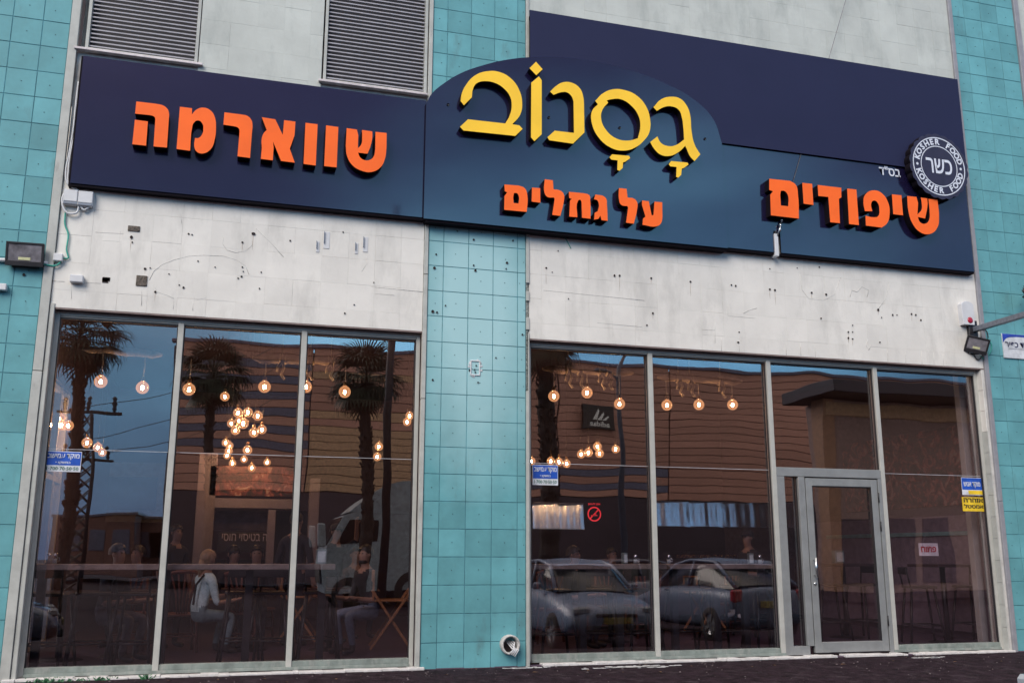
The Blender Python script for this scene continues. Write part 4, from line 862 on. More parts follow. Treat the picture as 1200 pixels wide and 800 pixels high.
for px, Y, lab in [(75, 1.9, 'low dark table behind the left end of the left window'), (150, 2.2, 'low dark table beside the man at the leftmost window'), (290, 2.6, 'low dark table in front of the serving hatch'), (388, 2.4, 'low dark table in front of the bearded man'), (830, 2.6, 'low dark table behind the second right hand pane'), (715, 2.6, 'low dark table behind the first right hand pane')]:
    high_table(px, Y, lab, .76, 'dining tables inside')
def make_chair():
    t = thing('wooden_chair', 'red brown fan backed wooden chair', 'chair')
    MB().bbox(-.21, .21, -.2, .2, .43, .465, .01).build('seat', WOOD, t)
    for sx_ in (-1, 1):
        MB().tube([(sx_*.2, -.2, 0), (sx_*.17, -.16, .429)], .018, 6).build('leg', WOOD, t); MB().tube([(sx_*.2, .24, 0), (sx_*.18, .18, .43), (sx_*.2, .25, .95)], .018, 6).build('leg', WOOD, t)
    q = MB(); q.tube([(-.215, .255, .93), (-.1, .285, .97), (.1, .285, .97), (.215, .255, .93)], .026, 6); q.build('top_rail', WOOD, t)
    for k in range(5): MB().tube([((k-2)*.03, .18, .465), ((k-2)*.045, .215, .7), ((k-2)*.085, .27, .95)], .012, 5).build('slat', WOOD, t)
    q = MB(); c = [(.19, .21, .2), (-.19, .21, .2), (-.19, -.18, .2), (.19, -.18, .2)]
    for i in range(4): q.tube([c[i], c[(i+1) % 4]], .010, 6)
    q.build('stretcher', WOOD, t); return t
ch = make_chair(); cf = [True]
for px, Y, rz, lab in [(152, 3.0, 3.2, 'fan backed wooden chair just left of the first window mullion'), (212, 2.6, 3.3, 'fan backed wooden chair left of the woman in the pale shirt'), (285, 2.8, 3.0, 'fan backed wooden chair right of the woman in the pale shirt'),
                       (300, 3.6, 2.7, 'fan backed wooden chair in front of the man facing the window'), (707, 3.0, 3.1, 'fan backed wooden chair in the middle of the first right hand pane'), (752, 3.2, 3.2, 'fan backed wooden chair left of the first right hand mullion'),
                       (645, 2.6, 2.9, 'fan backed wooden chair beside the man nearest the column'), (852, 3.4, 3.3, 'fan backed wooden chair in the middle of the second right hand pane')]:
    g = 'fan backed wooden chairs at the tables'
    if cf[0]: cf[0] = False; ch.location = (sx(px, Y), Y, .012); ch.rotation_euler.z = rz; ch['label'] = lab; ch['group'] = g
    else: copy_tree(ch, (sx(px, Y), Y, .012), rz, lab, g)
def folding_chair(px, Y, rz, lab):
    t = thing('folding_chair', lab, 'chair', (sx(px, Y), Y, .012), rz, 'orange wooden folding chairs')
    MB().bbox(-.24, .24, -.22, .22, .62, .645, .008).build('seat', PINE, t); MB().bbox(-.25, .25, .22, .245, .86, 1.0, .008).build('backrest', PINE, t)
    for s_ in (-1, 1):
        MB().bbox(s_*.25-.014, s_*.25+.014, -.42, .42, -.016, .016, .004, M=Matrix.Translation((0, 0, .42)) @ Matrix.Rotation(R(55), 4, 'X')).build('leg', PINE, t)
        MB().bbox(s_*.282-.014, s_*.282+.014, -.42, .42, -.016, .016, .004, M=Matrix.Translation((0, 0, .42)) @ Matrix.Rotation(R(-55), 4, 'X')).build('leg', PINE, t)
        MB().bbox(s_*.25-.012, s_*.25+.012, .21, .235, .64, 1.0, .004).build('back_post', PINE, t)
folding_chair(458, 1.7, 1.45, 'orange wooden folding chair at the right end of the left windows'); folding_chair(352, 3.0, 1.4, 'orange wooden folding chair behind the second window mullion'); folding_chair(826, 3.0, 1.5, 'orange wooden folding chair in the second right hand pane')
# small things on the ledges
CHROME = mat('chrome', (.78, .84, .86), .12, metal=.9, ngain=.03); LBL = mat('pale_label', (.52, .62, .64), .4)
def napkin(px, lab, wd=.075, ht=.15, Y=.45, z=1.092):
    t = thing('napkin_dispenser', lab, 'napkin holder', (at(px, 664, Y).x, Y, z), random.uniform(-.3, .3), 'napkin dispensers on the ledges')
    MB().bbox(-wd/2, wd/2, -.05, .05, 0, ht, .006).build('case', mat('teal_grey_case', (.20, .27, .29), .3, metal=.3), t); MB().bbox(-wd*.38, wd*.38, -.054, -.0505, ht*.12, ht*.85, .001).build('napkins', LBL, t)
def shaker(px, lab, Y=.42, z=1.092):
    t = thing('salt_shaker', lab, 'shaker', (at(px, 664, Y).x, Y, z), 0, 'glass shakers with steel caps on the ledges')
    MB().lathe([(0, 0), (.028, 0), (.026, .07), (.02, .085)], 12).build('jar', CLEAR, t); MB().lathe([(.0221, .084), (.022, .105), (.0, .112)], 12).build('cap', CHROME, t)
    MB().lathe([(0, .003), (.0245, .003), (.0235, .055), (0, .055)], 12).build('salt', LBL, t); MB().tube([(.026, 0, .02), (.045, 0, .03), (.045, 0, .06), (.025, 0, .07)], .004, 5).build('handle', CHROME, t)
napkin(376, 'napkin dispenser near the right end of the left ledge', .11, .16); napkin(732, 'slim steel dispenser on the first right hand ledge', .05, .13); napkin(880, 'slim steel dispenser on the paler ledge near the door', .06, .13); napkin(983, 'black napkin box on the table behind the glass door', .16, .19, 2.4, 1.085)
for px, lab in [(56, 'shaker at the left end of the left ledge'), (63, 'second shaker at the left end of the left ledge'), (745, 'shaker left of the first right hand mullion'), (784, 'shaker just right of the first right hand mullion'), (891, 'shaker beside the dispenser near the door')]: shaker(px, lab)
for px, Y, lab in [(690, 2.2, 'dark bottle on the table behind the first right hand pane'), (298, 2.4, 'dark bottle on the table before the serving hatch')]:
    t = thing('bottle', lab, 'bottle', (sx(px, Y), Y, .775)); MB().lathe([(0, 0), (.034, 0), (.034, .15), (.012, .2), (.012, .25), (0, .25)], 12).build('glass_bottle', mat('dark_bottle', (.03, .03, .04), .15), t)

# ------------------------------------------------------------------ pendant bulbs and driftwood beams
GLOBE = bpy.data.materials.new('amber_globe'); GLOBE.use_nodes = True; t_ = GLOBE.node_tree; t_.nodes.clear()
o_ = N(t_, 'ShaderNodeOutputMaterial'); a_ = N(t_, 'ShaderNodeBsdfTransparent'); a_.inputs[0].default_value = (1, .82, .6, 1); e_ = N(t_, 'ShaderNodeEmission', i_1=1.0); e_.inputs[0].default_value = (1, .50, .22, 1)
gl_ = N(t_, 'ShaderNodeBsdfGlossy', i_Roughness=.02); lw_ = N(t_, 'ShaderNodeLayerWeight', i_Blend=.5); mr_ = N(t_, 'ShaderNodeMapRange', i_1=.2, i_2=.95, i_3=.34, i_4=.46); t_.links.new(lw_.outputs['Facing'], mr_.inputs[0])
m1 = N(t_, 'ShaderNodeMixShader'); t_.links.new(mr_.outputs[0], m1.inputs[0]); t_.links.new(a_.outputs[0], m1.inputs[1]); m2 = N(t_, 'ShaderNodeMixShader', i_0=.12); t_.links.new(e_.outputs[0], m2.inputs[1]); t_.links.new(gl_.outputs[0], m2.inputs[2]); t_.links.new(m2.outputs[0], m1.inputs[2]); t_.links.new(m1.outputs[0], o_.inputs[0])
FIL = mat('glowing_filament', (1, .8, .5), emit=(1, .70, .40), estr=230)
SOCK = mat('brass_socket', (.25, .16, .08), .35, metal=.6); CORD = mat('pale_cord', (.48, .44, .40), .7); ROPE = mat('pale_rope', (.42, .36, .27), .9, ngain=.3, nscale=60); DRIFT = mat('pale_driftwood', (.30, .24, .19), .8, ngain=.35, nscale=9, bump=.6, bscale=14)
me_g = MB().lathe([(.001, -.075), (.03, -.069), (.055, -.051), (.071, -.024), (.075, 0), (.071, .024), (.055, .051), (.03, .069), (.024, .078)], 18).mesh('globe', GLOBE)
me_f = MB().lathe([(0, -.03), (.013, -.024), (.018, -.006), (.014, .016), (0, .026)], 10).mesh('filament', FIL)
me_s = MB().lathe([(.0245, .0765), (.0245, .115), (.012, .13), (0, .13)], 12).mesh('socket', SOCK)
def bulb(px, py, Y, lab, grp, top, sc_=1., r_=.008):
    p = at(px, py, Y); t = thing('pendant_bulb', lab, 'light bulb', p, 0, grp); t.scale = (sc_, sc_, sc_)
    obj('globe', me_g, t); f = obj('filament', me_f, t); obj('socket', me_s, t)
    L_ = (top-p.z)/sc_
    MB().tube([(0, 0, .128), (.004, 0, (L_+.13)/2), (0, 0, L_)], r_/sc_, 5).build('cord', CORD if r_ > .004 else DARKMETAL, t)
def beam(x0, y0, x1, y1, Y, lab, knots):
    a, b = at(x0, y0, Y), at(x1, y1, Y); t = thing('driftwood_beam', lab, 'beam', (a+b)/2, 0, 'driftwood beams holding the bulbs'); c_0 = (a+b)/2
    q = MB(); n = 9; pts = [a.lerp(b, i/n)-c_0+Vector((0, random.uniform(-.02, .02), random.uniform(-.012, .012))) for i in range(n+1)]; q.tube(pts, [.02]+[random.uniform(.045, .058) for _ in range(n-1)]+[.02], 9); q.build('log', DRIFT, t)
    for kx in knots:
        k = at(kx, (y0+y1)/2, Y); k = Vector((k.x, Y, a.z+(b.z-a.z)*(k.x-a.x)/(b.x-a.x)))-c_0; q = MB()
        for j in range(3): q.lathe([(.056, -.012), (.07, 0), (.056, .012)], 10, 0, Matrix.Translation(k+Vector((j*.03-.03, 0, 0))) @ Matrix.Rotation(R(90), 4, 'Y'))
        q.tube([k+Vector((0, -.06, -.03)), k+Vector((.02, -.08, -.12)), k+Vector((-.01, -.07, -.2)), k+Vector((.03, -.07, -.26))], .017, 6); q.tube([k+Vector((0, -.06, -.03)), k+Vector((-.05, -.08, -.1)), k+Vector((-.06, -.07, -.17))], .015, 6)
        q.tube([k+Vector((0, 0, .05)), k+Vector((0, 0, 4.3-c_0.z-k.z))], .006, 5); q.build('rope', ROPE, t)
    return (a.z+b.z)/2
YF = 1.5
zA = beam(636, 431, 742, 437, YF, 'pale driftwood beam behind the first window right of the column', [666, 679, 704, 713]); zB = beam(771, 442, 870, 447, YF, 'pale driftwood beam behind the second window right of the column', [795, 808, 844])
zC = beam(296, 420, 392, 423, YF, 'pale driftwood beam across the second and third left windows', [331, 364, 388]); zD = beam(96, 408, 190, 416, YF, 'pale driftwood beam high behind the leftmost window', [])
GA = 'single bulbs hung in a row'
for (x, y, z, lab) in [(118, 447, zD, 'left glowing bulb hanging alone in the leftmost pane'), (167, 454, zD, 'right glowing bulb hanging alone in the leftmost pane'), (221.5, 456, zD, 'glowing bulb at the left edge of the second pane'), (310, 453, zC, 'glowing bulb near the right of the second pane'), (358.5, 453, zC, 'glowing bulb partly hidden by the second mullion'), (404, 459, zC, 'glowing bulb hanging alone in the third pane'),
                       (649, 464, zA, 'left of three glowing bulbs in the first right hand pane'), (688, 460, zA, 'middle of three glowing bulbs in the first right hand pane'), (726, 473, zA, 'right of three glowing bulbs in the first right hand pane'), (781.5, 474.5, zB, 'left of three glowing bulbs in the second right hand pane'), (819, 474, zB, 'middle of three glowing bulbs in the second right hand pane'), (858.5, 474, zB, 'right of three glowing bulbs in the second right hand pane')]:
    bulb(x, y, YF, lab, GA, z-.04)
LB = iter(['single bulb hanging just above the dense cluster in the second pane', 'top left bulb of the dense cluster in the second pane', 'top middle bulb of the dense cluster in the second pane', 'top right bulb of the dense cluster in the second pane', 'leftmost bulb of the upper knot in the dense cluster', 'largest bulb at the heart of the dense cluster', 'bulb tucked behind the largest one in the dense cluster', 'bulb low on the left of the upper knot of the cluster',
 'larger bulb low on the right of the upper knot of the cluster', 'rightmost bulb of the upper knot of the dense cluster', 'topmost bulb of the small left column under the dense cluster', 'second bulb of the left column under the dense cluster', 'third bulb of the left column under the dense cluster', 'bulb hanging alone right of the left column in the lower cluster', 'lowest bulb of the left column under the dense cluster', 'middle bulb of the lower arc under the cluster', 'leftmost bulb of the lower arc under the cluster', 'rightmost bulb of the lower arc under the cluster', 'lowest bulb of all in the second pane'])
for x, y, s_ in [(263.5, 464.5, .85), (279, 483.5, .9), (290.5, 483, .9), (302, 487, .9), (271, 496, .8), (285, 496, 1.), (280, 493, .8), (276, 504, .85), (297.5, 506.5, .9), (307, 503, .85), (264.5, 518.5, .75), (269, 522, .75), (268, 528, .75), (290, 527, .85), (266, 533.5, .7), (286, 538, .7), (272.5, 542.5, .7), (313, 541.5, .7), (295, 548, .75)]:
    bulb(x, y, 3.2 if s_ > .8 else 4.1, next(LB), 'dense bulb cluster behind the second pane', 4.3, s_, .003)
LB2 = iter(['leftmost bulb, half cut by the frame of the leftmost pane', 'topmost bulb of the tight group in front of the palm trunk', 'lower left bulb of the tight group in front of the palm trunk', 'right bulb of the tight group in front of the palm trunk', 'left one of three low bulbs in the leftmost pane', 'middle one of three low bulbs in the leftmost pane', 'lowest and smallest of three low bulbs in the leftmost pane'])
for x, y, s_ in [(56, 477, .8), (69.5, 490, 1.), (72, 498, .9), (80, 498.5, .9), (102, 518.5, .9), (114.5, 524, .8), (120, 530, .7)]: bulb(x, y, 3.0, next(LB2), 'bulbs at the left of the leftmost pane', 4.3, s_, .003)
for x, y, s_, lab in [(444, 523, .8, 'upper of two small bulbs low in the third pane'), (442, 535, .8, 'lower of two small bulbs low in the third pane'), (480, 487, .8, 'upper of two bulbs at the right edge of the third pane'), (477, 494, .8, 'lower of two bulbs at the right edge of the third pane')]: bulb(x, y, 3.2, lab, 'paired bulbs in the third pane', 4.3, s_, .003)
LB3 = iter(['bulb half hidden by the column above the blue sticker', 'left bulb of the three in the low row above the blue sticker', 'middle bulb of the three in the low row above the blue sticker', 'right bulb of the three in the low row above the blue sticker'])
for x, y, s_ in [(623, 540, .8), (645.5, 540, .85), (655, 541, .85), (664, 543, .85)]: bulb(x, y, 3.8, next(LB3), 'low row of bulbs above the right bay sticker', 4.3, s_, .003)
LB4 = iter(['leftmost bulb of the five below the black mirrored sign', 'second bulb from the left of the five below the mirrored sign', 'highest bulb of the five below the black mirrored sign', 'bulb touching the highest one from below, under the mirrored sign', 'rightmost bulb of the five below the black mirrored sign'])
for x, y, s_ in [(681, 532, .85), (689.5, 530, .9), (700, 523, .9), (702.5, 531, .9), (721.5, 526, .85)]: bulb(x, y, 3.4, next(LB4), 'small bulb cluster in the first right hand pane', 4.3, s_, .003)

# ------------------------------------------------------------------ people
SKIN = mat('skin', (.30, .18, .135), .5, ngain=.08, nscale=9)
def cloth(n, c): return mat(n, c, .85, ngain=.2, nscale=25, bump=.3, bscale=40)
BLK = cloth('black_cloth', (.02, .018, .025)); PALEB = cloth('pale_blue_shirt', (.55, .74, .78)); JEANS = cloth('worn_jeans', (.16, .20, .28)); GREYS = cloth('grey_cloth', (.10, .09, .11)); TEALC = cloth('teal_skirt', (.18, .27, .31))
HAIRB = mat('black_hair', (.012, .01, .012), .5, ngain=.3, nscale=50); HAIRY = mat('fair_hair', (.36, .24, .16), .5, ngain=.35, nscale=50); SHOEW = mat('white_shoe', (.6, .62, .64), .5); SHOED = mat('dark_shoe', (.03, .025, .03), .5)
def person(lab, px, Y, rz, pose, top, legs, hair, shoe, z0=.012, arm=(None, None), headturn=0., extra=None, hs=1.):
    """one continuous skinned body: every joint is a vertex with its own radius"""
    J = {}; E = []; RAD = {}; MI = {}
    def j(n, p, r_, mi, par=None):
        J[n] = Vector(p); RAD[n] = r_; MI[n] = mi
        if par: E.append((par, n))
    sit = pose == 'sit'; ph = .50 if sit else .94
    lean = -.10 if sit else 0
    j('pelvis', (0, 0, ph), .125, 1); j('waist', (0, lean*.3, ph+.15), .115, 0, 'pelvis'); j('chest', (0, lean*.8, ph+.34), .135, 0, 'waist'); j('upper', (0, lean, ph+.44), .11, 0, 'chest'); j('neck', (0, lean*1.1, ph+.535), .052, 2, 'upper')
    j('jaw', (0, lean*1.1-.035, ph+.61), .062, 2, 'neck'); j('skull', (0, lean*1.1-.012, ph+.69), .083, 2, 'jaw'); j('crown', (0, lean*1.1, ph+.745), .062, 2, 'skull')
    for s_, k in ((-1, 'l'), (1, 'r')):
        j('sh'+k, (s_*.175, lean, ph+.42), .062, 0, 'upper')
        el, ha = arm[0 if s_ < 0 else 1] or (((.235, lean-.05, ph+.13), (.20, lean-.27, ph+.16)) if sit else ((.25, .02, ph+.13), (.245, -.08, ph-.12)))
        j('el'+k, (s_*el[0], el[1], el[2]), .043, 0, 'sh'+k); j('wr'+k, (s_*ha[0], ha[1], ha[2]), .027, 2, 'el'+k)
        d = (J['wr'+k]-J['el'+k]).normalized(); side = d.cross(Vector((s_, 0, 0))).normalized() if abs(d.x) < .9 else Vector((0, 0, 1)); lat = d.cross(side).normalized()
        j('pa'+k, J['wr'+k]+d*.06, .030, 2, 'wr'+k)
        for q, (off, ln) in enumerate(((-.027, .07), (-.009, .082), (.009, .077), (.027, .06))):
            b0 = J['pa'+k]+d*.03+lat*off; j(f'f{k}{q}a', b0+d*ln*.4, .0088, 2, 'pa'+k); j(f'f{k}{q}b', b0+d*ln*.8-side*.02, .0075, 2, f'f{k}{q}a')
        j('th'+k, J['wr'+k]+d*.035+lat*(-.045), .0105, 2, 'wr'+k); j('th2'+k, J['wr'+k]+d*.075+lat*(-.058)-side*.015, .009, 2, 'th'+k)
        if sit: j('hip'+k, (s_*.09, -.06, ph-.02), .095, 1, 'pelvis'); j('kn'+k, (s_*.13, -.44, ph-.03), .062, 1, 'hip'+k); j('an'+k, (s_*.13, -.36, ph-.38), .04, 1, 'kn'+k); j('he'+k, (s_*.13, -.36, ph-.45), .04, 3, 'an'+k); j('to'+k, (s_*.14, -.52, ph-.465), .034, 3, 'he'+k)
        else: j('hip'+k, (s_*.095, 0, ph-.08), .095, 1, 'pelvis'); j('kn'+k, (s_*.11, -.02, ph-.45), .060, 1, 'hip'+k); j('an'+k, (s_*.12, .02, .11), .042, 1, 'kn'+k); j('he'+k, (s_*.12, .02, .05), .042, 3, 'an'+k); j('to'+k, (s_*.14, -.16, .035), .035, 3, 'he'+k)
    names = list(J); ix = {n: i for i, n in enumerate(names)}
    me = bpy.data.meshes.new('b'); me.from_pydata([J[n] for n in names], [(ix[a], ix[b]) for a, b in E], []); tmp = bpy.data.objects.new('tmp', me); col.objects.link(tmp)
    md = tmp.modifiers.new('s', 'SKIN'); md.use_smooth_shade = True
    for i, n in enumerate(names):
        v = me.skin_vertices[0].data[i]; v.radius = (RAD[n], RAD[n]*(.78 if n in ('chest', 'upper', 'waist', 'pelvis') else 1.)); v.use_root = (n == 'pelvis')
        if n in ('chest', 'waist', 'pelvis', 'upper'): v.radius = (RAD[n]*1.25, RAD[n]*.82)
    s2 = tmp.modifiers.new('u', 'SUBSURF'); s2.levels = 2; s2.render_levels = 2
    body = bpy.data.meshes.new_from_object(tmp.evaluated_get(bpy.context.evaluated_depsgraph_get())); bpy.data.objects.remove(tmp)
    body.materials.clear()
    for mm in (top, legs, SKIN, shoe): body.materials.append(mm)
    hc = J['skull']
    for v in body.vertices:                # nose, brow and chin pushed out of the head
        d = v.co-hc
        if d.length < .14 and d.y < 0:
            v.co.y -= .022*math.exp(-((d.x/.014)**2+((d.z+.02)/.022)**2)); v.co.y += .010*(math.exp(-(((abs(d.x)-.03)/.014)**2+((d.z-.012)/.014)**2)))
            v.co.y -= .008*math.exp(-((d.x/.025)**2+((d.z+.055)/.008)**2))
    segs = [(J[a], J[b], MI[b]) for a, b in E]
    for p in body.polygons:
        best = (9, 0)
        for a, b, mi in segs:
            t = max(0, min(1, (p.center-a).dot(b-a)/max(1e-9, (b-a).length_squared))); dd = (p.center-a.lerp(b, t)).length
            if dd < best[0]: best = (dd, mi)
        p.material_index = best[1]; p.use_smooth = True
    t = thing('person', lab, 'person', (at(px, 660, Y).x, Y, z0), rz); t.scale = (hs, hs, hs)
    obj('body', body, t)
    # hair as a cap following the skull
    q = MB(); n = 16; rows = []; vs = []
    for i in range(7):
        th = i/6*R(105 if hair[1] == 'short' else 128)
        for k in range(n):
            a = 2*math.pi*k/n; fr = 1-max(0, -math.sin(a))*(.42 if th > R(50) else 0)
            tt = th*fr; rr2 = .1+random.uniform(-.003, .004); vs.append(hc+Vector((math.sin(tt)*math.cos(a)*rr2*.88, .012+math.sin(tt)*math.sin(a)*rr2*1.08, .012+math.cos(tt)*rr2*1.08)))
    q.add(vs, [(i*n+k, (i+1)*n+k, (i+1)*n+(k+1) % n, i*n+(k+1) % n) for i in range(6) for k in range(n)], 0, True)
    if hair[1] == 'long': q.tube([hc+Vector((0, .07, -.02)), hc+Vector((.01, .095, -.12)), hc+Vector((.02, .10, -.26))], [.055, .045, .015], 10)
    q.build('hair', hair[0], t)
    for s_ in (-1, 1):
        MB().lathe([(0, .009), (.008, .005), (.009, 0), (.006, -.006)], 8, 0, Matrix.Translation(hc+Vector((s_*.03, -.066, .006))) @ Matrix.Rotation(R(90), 4, 'X')).build('eye', mat('eye_dark', (.03, .02, .02), .2), t)
        q = MB(); q.lathe([(.0, -.012), (.016, -.008), (.02, 0), (.014, .008), (0, .01)], 8, 0, Matrix.Translation(hc+Vector((s_*.083, .005, -.015))) @ Matrix.Rotation(R(90), 4, 'Y') @ Matrix.Diagonal((1.4, .8, .6, 1))); q.build('ear', SKIN, t)
    if extra: extra(t, hc)
    return t
def cap(t, hc): MB().lathe([(.098, .02), (.096, .06), (.07, .10), (.03, .118), (0, .12)], 14, 0, Matrix.Translation(hc+Vector((0, .01, 0)))).build('cap', BLK, t); MB().bbox(-.07, .07, -.19, -.08, .022, .034, .004, M=Matrix.Translation(hc)).build('cap_brim', BLK, t)
def beard(t, hc): MB().lathe([(.058, .0), (.068, .025), (.062, .05)], 12, 0, Matrix.Translation(hc+Vector((0, -.025, -.118))) @ Matrix.Diagonal((.92, .9, .8, 1))).build('beard', HAIRB, t)
def strap(t, hc): MB().tube([(-.10, .10, .62), (-.115, .09, .86), (-.10, -.02, .99)], .016, 6).build('bag_strap', BLK, t)
up = (((.30, -.12, 1.32), (.22, -.20, 1.60)))
person('person with short black hair bending over a table at the leftmost window', 127, 1.7, R(60), 'sit', BLK, GREYS, (HAIRB, 'short'), SHOED)
person('woman with fair hair in a pale blue shirt seen from behind', 234, 2.1, R(118), 'sit', PALEB, TEALC, (HAIRY, 'long'), SHOED, extra=strap, hs=.95)
person('person in black left of the woman in the pale shirt', 204, 3.2, R(40), 'stand', BLK, BLK, (HAIRB, 'short'), SHOED, hs=.9)
person('man with short hair facing the window behind the table before the hatch', 301, 3.3, R(-5), 'sit', BLK, GREYS, (HAIRB, 'short'), SHOED)
person('person in black standing behind the second mullion', 345, 3.0, R(150), 'stand', BLK, BLK, (HAIRB, 'short'), SHOED)
person('man in a dark cap raising one hand behind the third pane', 392, 3.4, R(35), 'stand', BLK, GREYS, (HAIRB, 'short'), SHOED, extra=cap, arm=(None, ((.32, -.12, 1.50), (.22, -.22, 1.72))), hs=.92)
person('bearded man in a black t-shirt and jeans in the third pane', 437, 1.9, R(-62), 'sit', BLK, JEANS, (HAIRB, 'short'), SHOED, extra=beard)
person('man looking down at the ledge beside the turquoise column in the right bay', 663, 2.0, R(50), 'sit', BLK, GREYS, (HAIRB, 'short'), SHOED)
person('man in a black shirt, dark cap and white shoes sitting high near the kitchen counter', 884, 3.0, R(-75), 'sit', BLK, BLK, (HAIRB, 'short'), SHOEW, extra=cap, z0=.28)
person('seated person in dark grey at a table just left of the first mullion', 168, 3.6, R(-40), 'sit', GREYS, BLK, (HAIRB, 'short'), SHOED)
person('dark haired person seated low between the woman and the hatch', 268, 3.4, R(30), 'sit', BLK, BLK, (HAIRB, 'long'), SHOED)
person('person in dark clothes seated far back behind the third pane', 412, 4.4, R(20), 'sit', GREYS, BLK, (HAIRB, 'short'), SHOED)
person('person in black seated behind the table in the middle of the first right hand pane', 712, 3.8, R(15), 'sit', BLK, GREYS, (HAIRB, 'short'), SHOED)
person('seated figure in a grey top at the right edge of the rightmost window', 1146, 2.2, R(60), 'sit', GREYS, GREYS, (HAIRB, 'short'), SHOED, z0=.1)

# ------------------------------------------------------------------ across the street (seen mirrored in the panes)
BROWN = mat('brown_cladding', (.47, .255, .205), .6, vary=.12, nscale=.3, ngain=.10); STRIPE = mat('blue_grey_cladding', (.11, .12, .20), .5, vary=.05); TAN = mat('tan_cladding', (.50, .33, .21), .6, vary=.05)
DWALL = mat('dark_ground_storey', (.045, .035, .055), .6, ngain=.2, nscale=.5)
D0 = 35.; ZW = 10.75
wh = thing('warehouse', 'long brown clad warehouse with blue grey stripes mirrored in the windows', 'building', (20.0, GY-D0, 0))
yw0 = 0.
MB().box(-24.8, 30, -12, -.12, 0, ZW-.2).build('core', DWALL, wh)
MB().bbox(-24.7, 29.9, -.10, .0, 0, 3.9, .01).build('ground_storey_wall', DWALL, wh)
_pl = {}
nrow = 18; ph_ = (ZW-3.95)/nrow
for r0 in range(nrow):
    z = 3.95+ph_*(r0+.5)
    for k in range(9):
        wd = 6.0; x = -24.7+3.0+k*6.05
        sm_ = STRIPE if (k == 0 and r0 in (15, 13, 11, 9, 7, 5)) or (k in (2, 3) and r0 in (1, 3)) else (TAN if (k == 1 and r0 < 8) or (k == 1 and r0 % 5 == 4) else BROWN)
        if sm_.name not in _pl: _pl[sm_.name] = MB().bbox(-2.99, 2.99, 0, .10, -ph_/2+.014, ph_/2-.014, .008).mesh('cladding_panel', sm_)
        obj('cladding_panel', _pl[sm_.name], wh, (x, -.10+random.uniform(-.006, .006), z), (0, 0, 0))
MB().bbox(-24.9, 30.1, -.3, .12, ZW-.02, ZW+.14, .02).build('parapet_cap', STRIPE, wh)
# shop sign on the warehouse: white three bar mark over lower case lettering on a black board
sp_ = across(702, 489, D0-.4); sgn = thing('black_shop_sign', 'black sign board with white slanted bars and word on the warehouse', 'sign', (sp_.x, GY-D0+.12, sp_.z)); sgn.rotation_euler.z = math.pi
MB().bbox(-.95, .95, -.2, 0, -.62, .62, .01).build('board', DARKMETAL, sgn)
SW = mat('sign_white', (.75, .80, .82), .5)
for k, h in enumerate((.26, .44, .62)):
    x0 = -.42+k*.30; shape('bar', [[(x0, -.14), (x0+.26, -.14), (x0+.02-.18+.0, -.14+h), (x0-.20, -.14+h*.74)]], -.215, .02, [SW], sgn)
text('printed_word', 'adidas', .4, (0, -.215, -.36), SW, sgn, heb=False, bold=.01, fit=(1.25, .30))
# low houses at the left
for i, (x0, y0, x1, D, lab) in enumerate([(60, 605, 163, 48, 'low brown flat roofed building at the left of the street'), (163, 612, 192, 52, 'lower brown building beside it')]):
    a, b = across(x0, y0, D), across(x1, y0, D); t = thing('low_building', lab, 'building', ((a.x+b.x)/2, a.y, 0)); wd = b.x-a.x
    MB().bbox(-wd/2, wd/2, -8, 0, 0, a.z, .02).build('wall', mat('low_house_wall', (.20, .11, .10), .8), t); MB().bbox(-wd/2-.1, wd/2+.1, -8.1, .1, a.z+.001, a.z+.15, .02).build('roof', STRIPE, t)
    for k in range(3): MB().bbox(-wd*.35+k*wd*.3, -wd*.35+k*wd*.3+.9, .001, .05, 1.2, 2.4, .01).build('window', STRIPE, t)
# corner shop with a dark canopy at the right
a, b = across(952, 500, 19), across(1190, 500, 19); zc = across(1050, 447, 17.5).z
t = thing('corner_shop', 'pale shop building with a deep dark roof canopy across the street', 'building', ((a.x+b.x)/2, GY-19, 0)); wd = b.x-a.x
MB().bbox(-wd/2+.9, wd/2, -1.6, 0, 0, zc-.5, .02).build('wall', mat('mauve_render', (.30, .21, .20), .7), t); MB().bbox(-wd/2+.4, -wd/2+.89, -.6, .05, 0, zc-.5, .02).build('corner_pillar', mat('brown_pillar', (.36, .21, .14), .7), t)
MB().bbox(-wd/2-.1, wd/2+.2, -1.6, 1.6, zc-.48, zc-.05, .02).build('canopy', mat('dark_canopy', (.025, .022, .04), .5), t); MB().bbox(-wd/2+.5, wd/2, .001, .08, zc-1.1, zc-.6, .02).build('fascia', TAN, t)
for k in range(3): MB().bbox(-wd/2+.9+k*1.6, -wd/2+2.2+k*1.6, .001, .04, .3, 2.5, .01).build('shop_window', DWALL, t)

TRUNK = mat('palm_trunk', (.030, .022, .022), .95, ngain=.5, nscale=12, bump=1., bscale=14, bdist=.04); FROND = mat('palm_frond', (.035, .05, .035), .6, vary=.35, ngain=.3, nscale=3)
def frond_mesh(seed):
    rnd = random.Random(seed); m = MB(); m.tube([(0, 0, 0), (.45, 0, .10), (.8, 0, .08)], .016, 5)
    n = 17
    for i in range(n):
        a = R(-82+164*i/(n-1)); ln = .95*(1-.25*abs(i-n/2)/(n/2))*rnd.uniform(.88, 1.1); d = Vector((math.cos(a), math.sin(a), 0)); c = Vector((.8, 0, .08)); s_ = d.cross(Vector((0, 0, 1)))*.042
        p1 = c+d*ln*.5+Vector((0, 0, -.02)); p2 = c+d*ln*.85+Vector((0, 0, -.14)); p3 = c+d*ln+Vector((rnd.uniform(-.04, .04), 0, -.38-rnd.random()*.12))
        m.add([c, p1+s_, p1-s_, p2+s_*.5, p2-s_*.5, p3], [(0, 1, 2), (1, 3, 4, 2), (3, 5, 4)])
    return m.mesh('frond', FROND)
